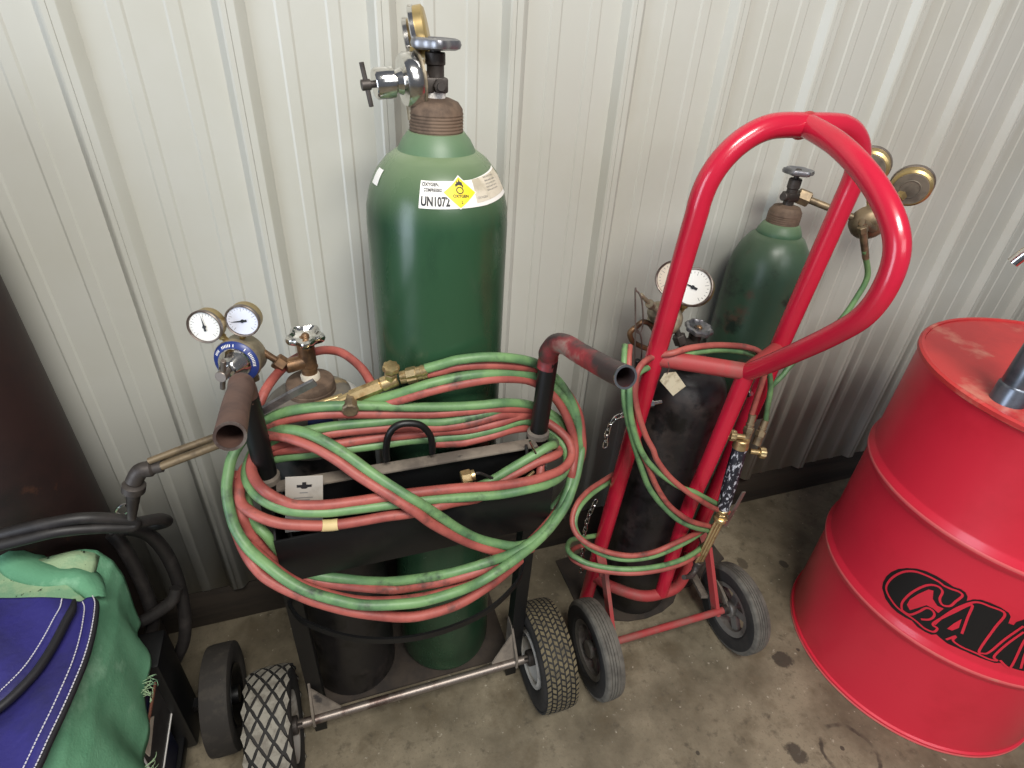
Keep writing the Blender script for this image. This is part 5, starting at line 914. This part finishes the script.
# ---------------------------------------------------------------- left side: brown cylinder, welding machine, cloth, leather
def build_left():
    cx, cy = -0.268, -0.135
    t = thing('gas_cylinder', 'dark brown rusty gas cylinder at the far left edge against the wall', 'gas cylinder', (cx, cy, 0))
    prof = [(0, 0.006), (0.09, 0.006), (0.105, 0.0), (0.1165, 0.02), (0.1165, 0.6)] + arc_prof(0.1165, 1.15, 0.05, 1.27, 8)
    obj('body', cylinder_body(prof, (cx, cy, 0)), 'brown_cyl', t); obj('threaded_neck', cylinder_body([(0.04, 1.262)] + thread_prof(0.043, 1.265, 1.295, 5) + [(0.03, 1.31), (0, 1.312)], (cx, cy, 0)), 'rust', t)
    # welding machine on wheels
    t = thing('welding_machine', 'dark blue welding machine on wheels under the green cloth', 'machine', (-0.26, -0.46, 0))
    x1 = -0.102
    mb = MB(); mb.box(((x1 - 0.44) / 2, -0.555, 0.315), (x1 + 0.44, 0.39, 0.43), 0.010); obj('housing', mb, 'blue_box', t)
    q = [V((-0.1010, -0.3240, 0.3130)), V((-0.1010, -0.3270, 0.1970)), V((-0.1010, -0.4860, 0.1920)), V((-0.1010, -0.4800, 0.3070))]
    mb = MB(); mb.prism(q, (0.003, 0, 0)); pn = obj('side_panel', mb, 'grille', t)
    mb = MB()
    for a, b in ((0, 1), (1, 2), (2, 3)): mb.bar(q[a] + Vector((0.004, 0, 0)), q[b] + Vector((0.004, 0, 0)), 0.003, 0.002, (1, 0, 0))
    obj('panel_edge', mb, 'white', pn)
    mb = MB(); mb.bar(q[0] + Vector((0.004, 0.006, 0)), q[3] + Vector((0.004, 0.006, 0)), 0.006, 0.003, (1, 0, 0)); obj('panel_trim', mb, 'orange', pn)
    mb = MB(); mb.prism([V((-0.0970, -0.4120, 0.3060)), V((-0.0970, -0.4020, 0.2930)), V((-0.0970, -0.4670, 0.2770)), V((-0.0970, -0.4710, 0.3040))], (0.002, 0, 0)); obj('panel_label', mb, 'off_white', pn)
    mb = MB(); mb.box((-0.275, -0.45, 0.085), (0.36, 0.34, 0.03), 0.004); mb.bar((-0.45, -0.290, 0.115), (0.01, -0.290, 0.115), 0.02, 0.02, (0, 0, 1)); obj('undercarriage', mb, 'black', t)
    mb = MB(); mb.box((-0.262, -0.305, 0.205), (0.364, 0.084, 0.31), 0.006); obj('rear_housing', mb, 'black', t, label='black rear housing')
    for wx in (-0.018, -0.50):
        c = (wx, -0.290, 0.115); mb = MB()
        sec = [(0.58, -0.6), (0.66, -0.9), (0.80, -1.0), (0.93, -0.98), (0.985, -0.90), (1.0, -0.5), (1.0, 0.5), (0.985, 0.90), (0.93, 0.98), (0.80, 1.0), (0.66, 0.9), (0.58, 0.6), (0.54, 0)]
        tyre_rings(mb, c, 0.115, 0.058, sec); w = obj('wheel', mb, 'rubber_dark', t)
        mb = MB(); mb.lathe([(0.012, -0.012), (0.04, -0.012), (0.058, -0.024), (0.066, -0.026), (0.066, 0.026), (0.058, 0.024), (0.04, 0.012), (0.012, 0.012)], c, (1, 0, 0), 36); mb.cyl((wx - 0.03, c[1], c[2]), (wx + 0.03, c[1], c[2]), 0.018); obj('hub', mb, 'black', w)
    # black cable coil
    t = thing('welding_cable', 'thick black welding cable looped above the green cloth at the left', 'cable', (-0.09, -0.20, 0.62))
    S = [[(-0.2690, -0.3000, 0.7030), (-0.2020, -0.3000, 0.7140), (-0.1480, -0.3000, 0.7190), (-0.1040, -0.2950, 0.7130), (-0.0700, -0.2850, 0.6910), (-0.0470, -0.2800, 0.6720), (-0.0540, -0.2850, 0.6670), (-0.0910, -0.2950, 0.6860), (-0.1380, -0.3050, 0.7030), (-0.1900, -0.3100, 0.7030), (-0.2520, -0.3150, 0.7010)],
         [(-0.1410, -0.3000, 0.6990), (-0.0990, -0.2900, 0.6850), (-0.0720, -0.2750, 0.6640), (-0.0420, -0.2550, 0.6470), (-0.0270, -0.2350, 0.6280), (-0.0250, -0.2150, 0.6010), (-0.0430, -0.2000, 0.5830), (-0.0790, -0.1950, 0.5770), (-0.1090, -0.1950, 0.5780), (-0.1250, -0.2000, 0.5740)],
         [(-0.0890, -0.2150, 0.6010), (-0.0670, -0.2050, 0.5680), (-0.0550, -0.2000, 0.5160), (-0.0510, -0.2000, 0.4520), (-0.0530, -0.2050, 0.3890), (-0.0590, -0.2150, 0.3270), (-0.0750, -0.2250, 0.2590), (-0.1030, -0.2300, 0.2040)],
         [(-0.1230, -0.2000, 0.5820), (-0.1140, -0.2050, 0.5520), (-0.1080, -0.2100, 0.4840), (-0.1080, -0.2150, 0.4030), (-0.1120, -0.2250, 0.3460), (-0.1310, -0.2300, 0.2920)],
         [(-0.0500, -0.2250, 0.4270), (-0.0610, -0.2350, 0.4050), (-0.0910, -0.2400, 0.3850), (-0.1250, -0.2450, 0.3730), (-0.1610, -0.2450, 0.3680), (-0.2070, -0.2450, 0.3870)]]
    mb = MB()
    for i, s in enumerate(S): mb.tube(smooth_path(s, 7), (0.0095, 0.0105, 0.0125, 0.0125, 0.0125)[i], 12)
    obj('cable', mb, 'hose_black', t)
    mb = MB(); mb.tube(smooth_path([(-0.0890, -0.2300, 0.6570), (-0.0790, -0.2300, 0.6700), (-0.0700, -0.2300, 0.6700), (-0.0710, -0.2300, 0.6550), (-0.0820, -0.2300, 0.6480)], 4, True), 0.0022, 8, closed=True); mb.cyl((-0.0800, -0.2300, 0.6470), (-0.0870, -0.2350, 0.6320), 0.005); obj('clip', mb, 'chrome', t, label='bright metal clip')
    # green cloth over the machine
    def ch(u, v):      # u 0..1 left to right then down the side, v 0..1 back to front
        y = -0.262 - 0.47 * v
        prof = [(-0.472, 0.50), (-0.445, 0.585), (-0.33, 0.595), (-0.22, 0.598), (-0.16, 0.596), (-0.125, 0.588), (-0.104, 0.568), (-0.092, 0.53), (-0.087, 0.48), (-0.084, 0.43), (-0.080, 0.375)]
        s = u * (len(prof) - 1); i = min(int(s), len(prof) - 2); k = s - i; x = prof[i][0] + (prof[i + 1][0] - prof[i][0]) * k; z = prof[i][1] + (prof[i + 1][1] - prof[i][1]) * k
        d = max(0, (u - 0.45) / 0.55)
        x += 0.008 * math.sin(v * 15 + u * 5) * d + 0.006 * math.sin(v * 31 + 1.3) * d * d - 0.035 * d * max(0, 1 - v * 3)
        z += (1 - d) * (0.008 * math.sin(v * 11 + u * 4) + 0.006 * math.sin(u * 17 + v * 6) + 0.010 * math.sin(v * 4 + 0.6))
        if d > 0.6: z += (d - 0.6) * 0.10 * math.sin(v * 9 + 0.4)
        return Vector((x, y, z))
    t = thing('cloth', 'green welding cloth draped over the machine, frayed and stained', 'cloth', (-0.20, -0.45, 0.55))
    mb = MB(); n, m = 60, 56
    mb.rings([[ch(i / n, k / m) for k in range(m + 1)] for i in range(n + 1)], wrap=False)
    o = obj('sheet', mb, 'cloth', t, sharp=180); sm = o.modifiers.new('thickness', 'SOLIDIFY'); sm.thickness = 0.004; sm.offset = 0
    mb = MB(); rows = []
    for i in range(13):
        u = 0.20 + 0.33 * i / 12; rows.append([ch(u, 0.02 + (0.26 + 0.03 * math.sin(i * 1.3)) * k / 8) + Vector((0.0, 0, 0.0045 + 0.004 * math.sin(i / 12 * PI))) for k in range(9)])
    mb.rings(rows, wrap=False); o = obj('folded_flap', mb, 'cloth_pale', t, sharp=180, label='soiled pale flap with black specks'); sm = o.modifiers.new('thickness', 'SOLIDIFY'); sm.thickness = 0.003; sm.offset = 0
    # rolled collar fold
    mb = MB(); cr = smooth_path([(-0.3430, -0.1550, 0.6120), (-0.2850, -0.1870, 0.6140), (-0.2580, -0.2290, 0.6160), (-0.2430, -0.2660, 0.6180), (-0.2130, -0.2960, 0.6180), (-0.1730, -0.3200, 0.6180), (-0.1450, -0.3240, 0.6160), (-0.1240, -0.3430, 0.6140), (-0.1080, -0.3660, 0.6120)], 6)
    cr = [p + Vector((0, 0, 0.0)) for p in cr]
    rows = []
    for i, p in enumerate(cr):
        d = (cr[min(i + 1, len(cr) - 1)] - cr[max(i - 1, 0)]).normalized(); n = Vector((d.y, -d.x, 0)); h = 0.010 + 0.022 * math.sin(PI * i / (len(cr) - 1)); b = Vector((p.x, p.y, 0.592))
        rows.append([b - n * h * 1.3, b - n * h * 0.95 + Vector((0, 0, h * 0.35)), b - n * h * 0.6 + Vector((0, 0, h * 0.95)), b + Vector((0, 0, h * 1.25)), b + n * h * 0.5 + Vector((0, 0, h * 1.05)), b + n * h * 0.62 + Vector((0, 0, h * 0.7)), b + n * h * 0.4 + Vector((0, 0, h * 0.45)), b - n * h * 0.2 + Vector((0, 0, h * 0.3))])
    mb.rings(rows, wrap=False); o = obj('collar_fold', mb, 'cloth', t, sharp=180); sm = o.modifiers.new('thickness', 'SOLIDIFY'); sm.thickness = 0.003; sm.offset = 0
    for (u, v, nn) in ((0.965, 0.30, 22), (0.985, 0.62, 24)):
        mb = MB(); b = ch(u, v) + Vector((0.004, 0, 0))
        for i in range(nn):
            q = b + Vector((0, random.uniform(-0.02, 0.02), random.uniform(-0.01, 0.01))); e = q + Vector((random.uniform(0.004, 0.016), random.uniform(-0.022, 0.022), random.uniform(-0.022, 0.008)))
            mb.tube(smooth_path([q, (q + e) / 2 + Vector((0.006, 0, 0.003)), e], 3), 0.0005, 5)
        put(obj('frayed_threads', mb, 'cloth_pale', t, label='pale frayed threads'), kind='stuff')
    # blue leather piece: two overlapping flaps with black bound edges
    t = thing('leather_apron', 'blue welding leather with black bound edges lying on the green cloth', 'leather', (-0.1270, -0.5000, 0.6500))
    E1 = [(-0.1160, -0.3960, 0.6400), (-0.1140, -0.4150, 0.6400), (-0.1170, -0.4350, 0.6400), (-0.1200, -0.4590, 0.6400), (-0.1250, -0.4860, 0.6400), (-0.1320, -0.5100, 0.6400), (-0.1440, -0.5320, 0.6400), (-0.1580, -0.5500, 0.6400), (-0.1800, -0.5680, 0.6400), (-0.2090, -0.5870, 0.6400)]
    E2 = [(-0.0970, -0.3860, 0.6240), (-0.0900, -0.4020, 0.6240), (-0.0850, -0.4330, 0.6240), (-0.0820, -0.4680, 0.6240), (-0.0820, -0.5030, 0.6240), (-0.0850, -0.5370, 0.6240), (-0.0890, -0.5700, 0.6240), (-0.0940, -0.6030, 0.6240), (-0.0980, -0.6330, 0.6240), (-0.1030, -0.6620, 0.6240)]
    def sheet(edge, left, name, off):
        e = smooth_path(edge, 5); l = smooth_path(left, 5); n = min(len(e), len(l)); mb = MB(); rows = []
        for i in range(n):
            a = e[int(i * (len(e) - 1) / (n - 1))]; b = l[int(i * (len(l) - 1) / (n - 1))]
            rows.append([a + (b - a) * (k / 14) + Vector((0, -0.012, 0.020)) * math.sin(PI * k / 14) * off + Vector((0, 0, 0.003)) * math.sin(k * 0.9 + i * 0.23) for k in range(15)])
        mb.rings(rows, wrap=False); o = obj(name, mb, 'leather', t, sharp=180); s = o.modifiers.new('thickness', 'SOLIDIFY'); s.thickness = 0.0035; s.offset = 0; return o, e
    L1 = [(-0.3920, -0.3060, 0.6360), (-0.3710, -0.3550, 0.6360), (-0.3540, -0.3930, 0.6360), (-0.3380, -0.4290, 0.6360), (-0.3230, -0.4620, 0.6360), (-0.3090, -0.4940, 0.6360), (-0.2960, -0.5240, 0.6360), (-0.2860, -0.5460, 0.6360), (-0.2770, -0.5670, 0.6360), (-0.2680, -0.5870, 0.6360)]
    L2 = [(-0.1430, -0.3860, 0.6220), (-0.1530, -0.4420, 0.6220), (-0.1900, -0.4790, 0.6220), (-0.2290, -0.4970, 0.6220), (-0.2620, -0.5210, 0.6220), (-0.2740, -0.5430, 0.6220), (-0.2730, -0.5680, 0.6220), (-0.2730, -0.5910, 0.6220), (-0.2610, -0.6160, 0.6220), (-0.2510, -0.6400, 0.6220)]
    lo, e2 = sheet(E2, L2, 'lower_flap', 0.2); hi, e1 = sheet(E1, L1, 'upper_flap', 0.8)
    for par, e, w in ((hi, e1, 0.0062), (lo, e2, 0.0042)):
        mb = MB(); mb.tube([p + Vector((0.001, -0.001, 0.002)) for p in e], [w * min(1, 0.35 + 0.12 * i) for i in range(len(e))], 10)
        for v in mb.bm.verts: pass
        obj('bound_edge', mb, 'binding', par, sharp=180, label='black bound edge')
    for par, e, off in ((hi, e1, 0.012), (lo, e2, 0.014), (lo, e2, 0.0)):
        mb = MB(); q = []
        for i, p in enumerate(e):
            d = (e[min(i + 1, len(e) - 1)] - e[max(i - 1, 0)]).normalized(); nn = Vector((d.y, -d.x, 0)).normalized(); q.append(p + nn * off + Vector((0, 0, 0.0115 if par is hi else (0.0058 if off > 0.001 else 0.0072))))
        q = smooth_path(q, 4)
        for i in range(2, len(q) - 2, 3): mb.tube([q[i], q[i + 1], q[i + 2]] if i + 2 < len(q) else [q[i], q[i + 1]], 0.0008, 5)
        put(obj('stitching', mb, 'thread', par, label='pale stitching'), kind='stuff')
build_left()
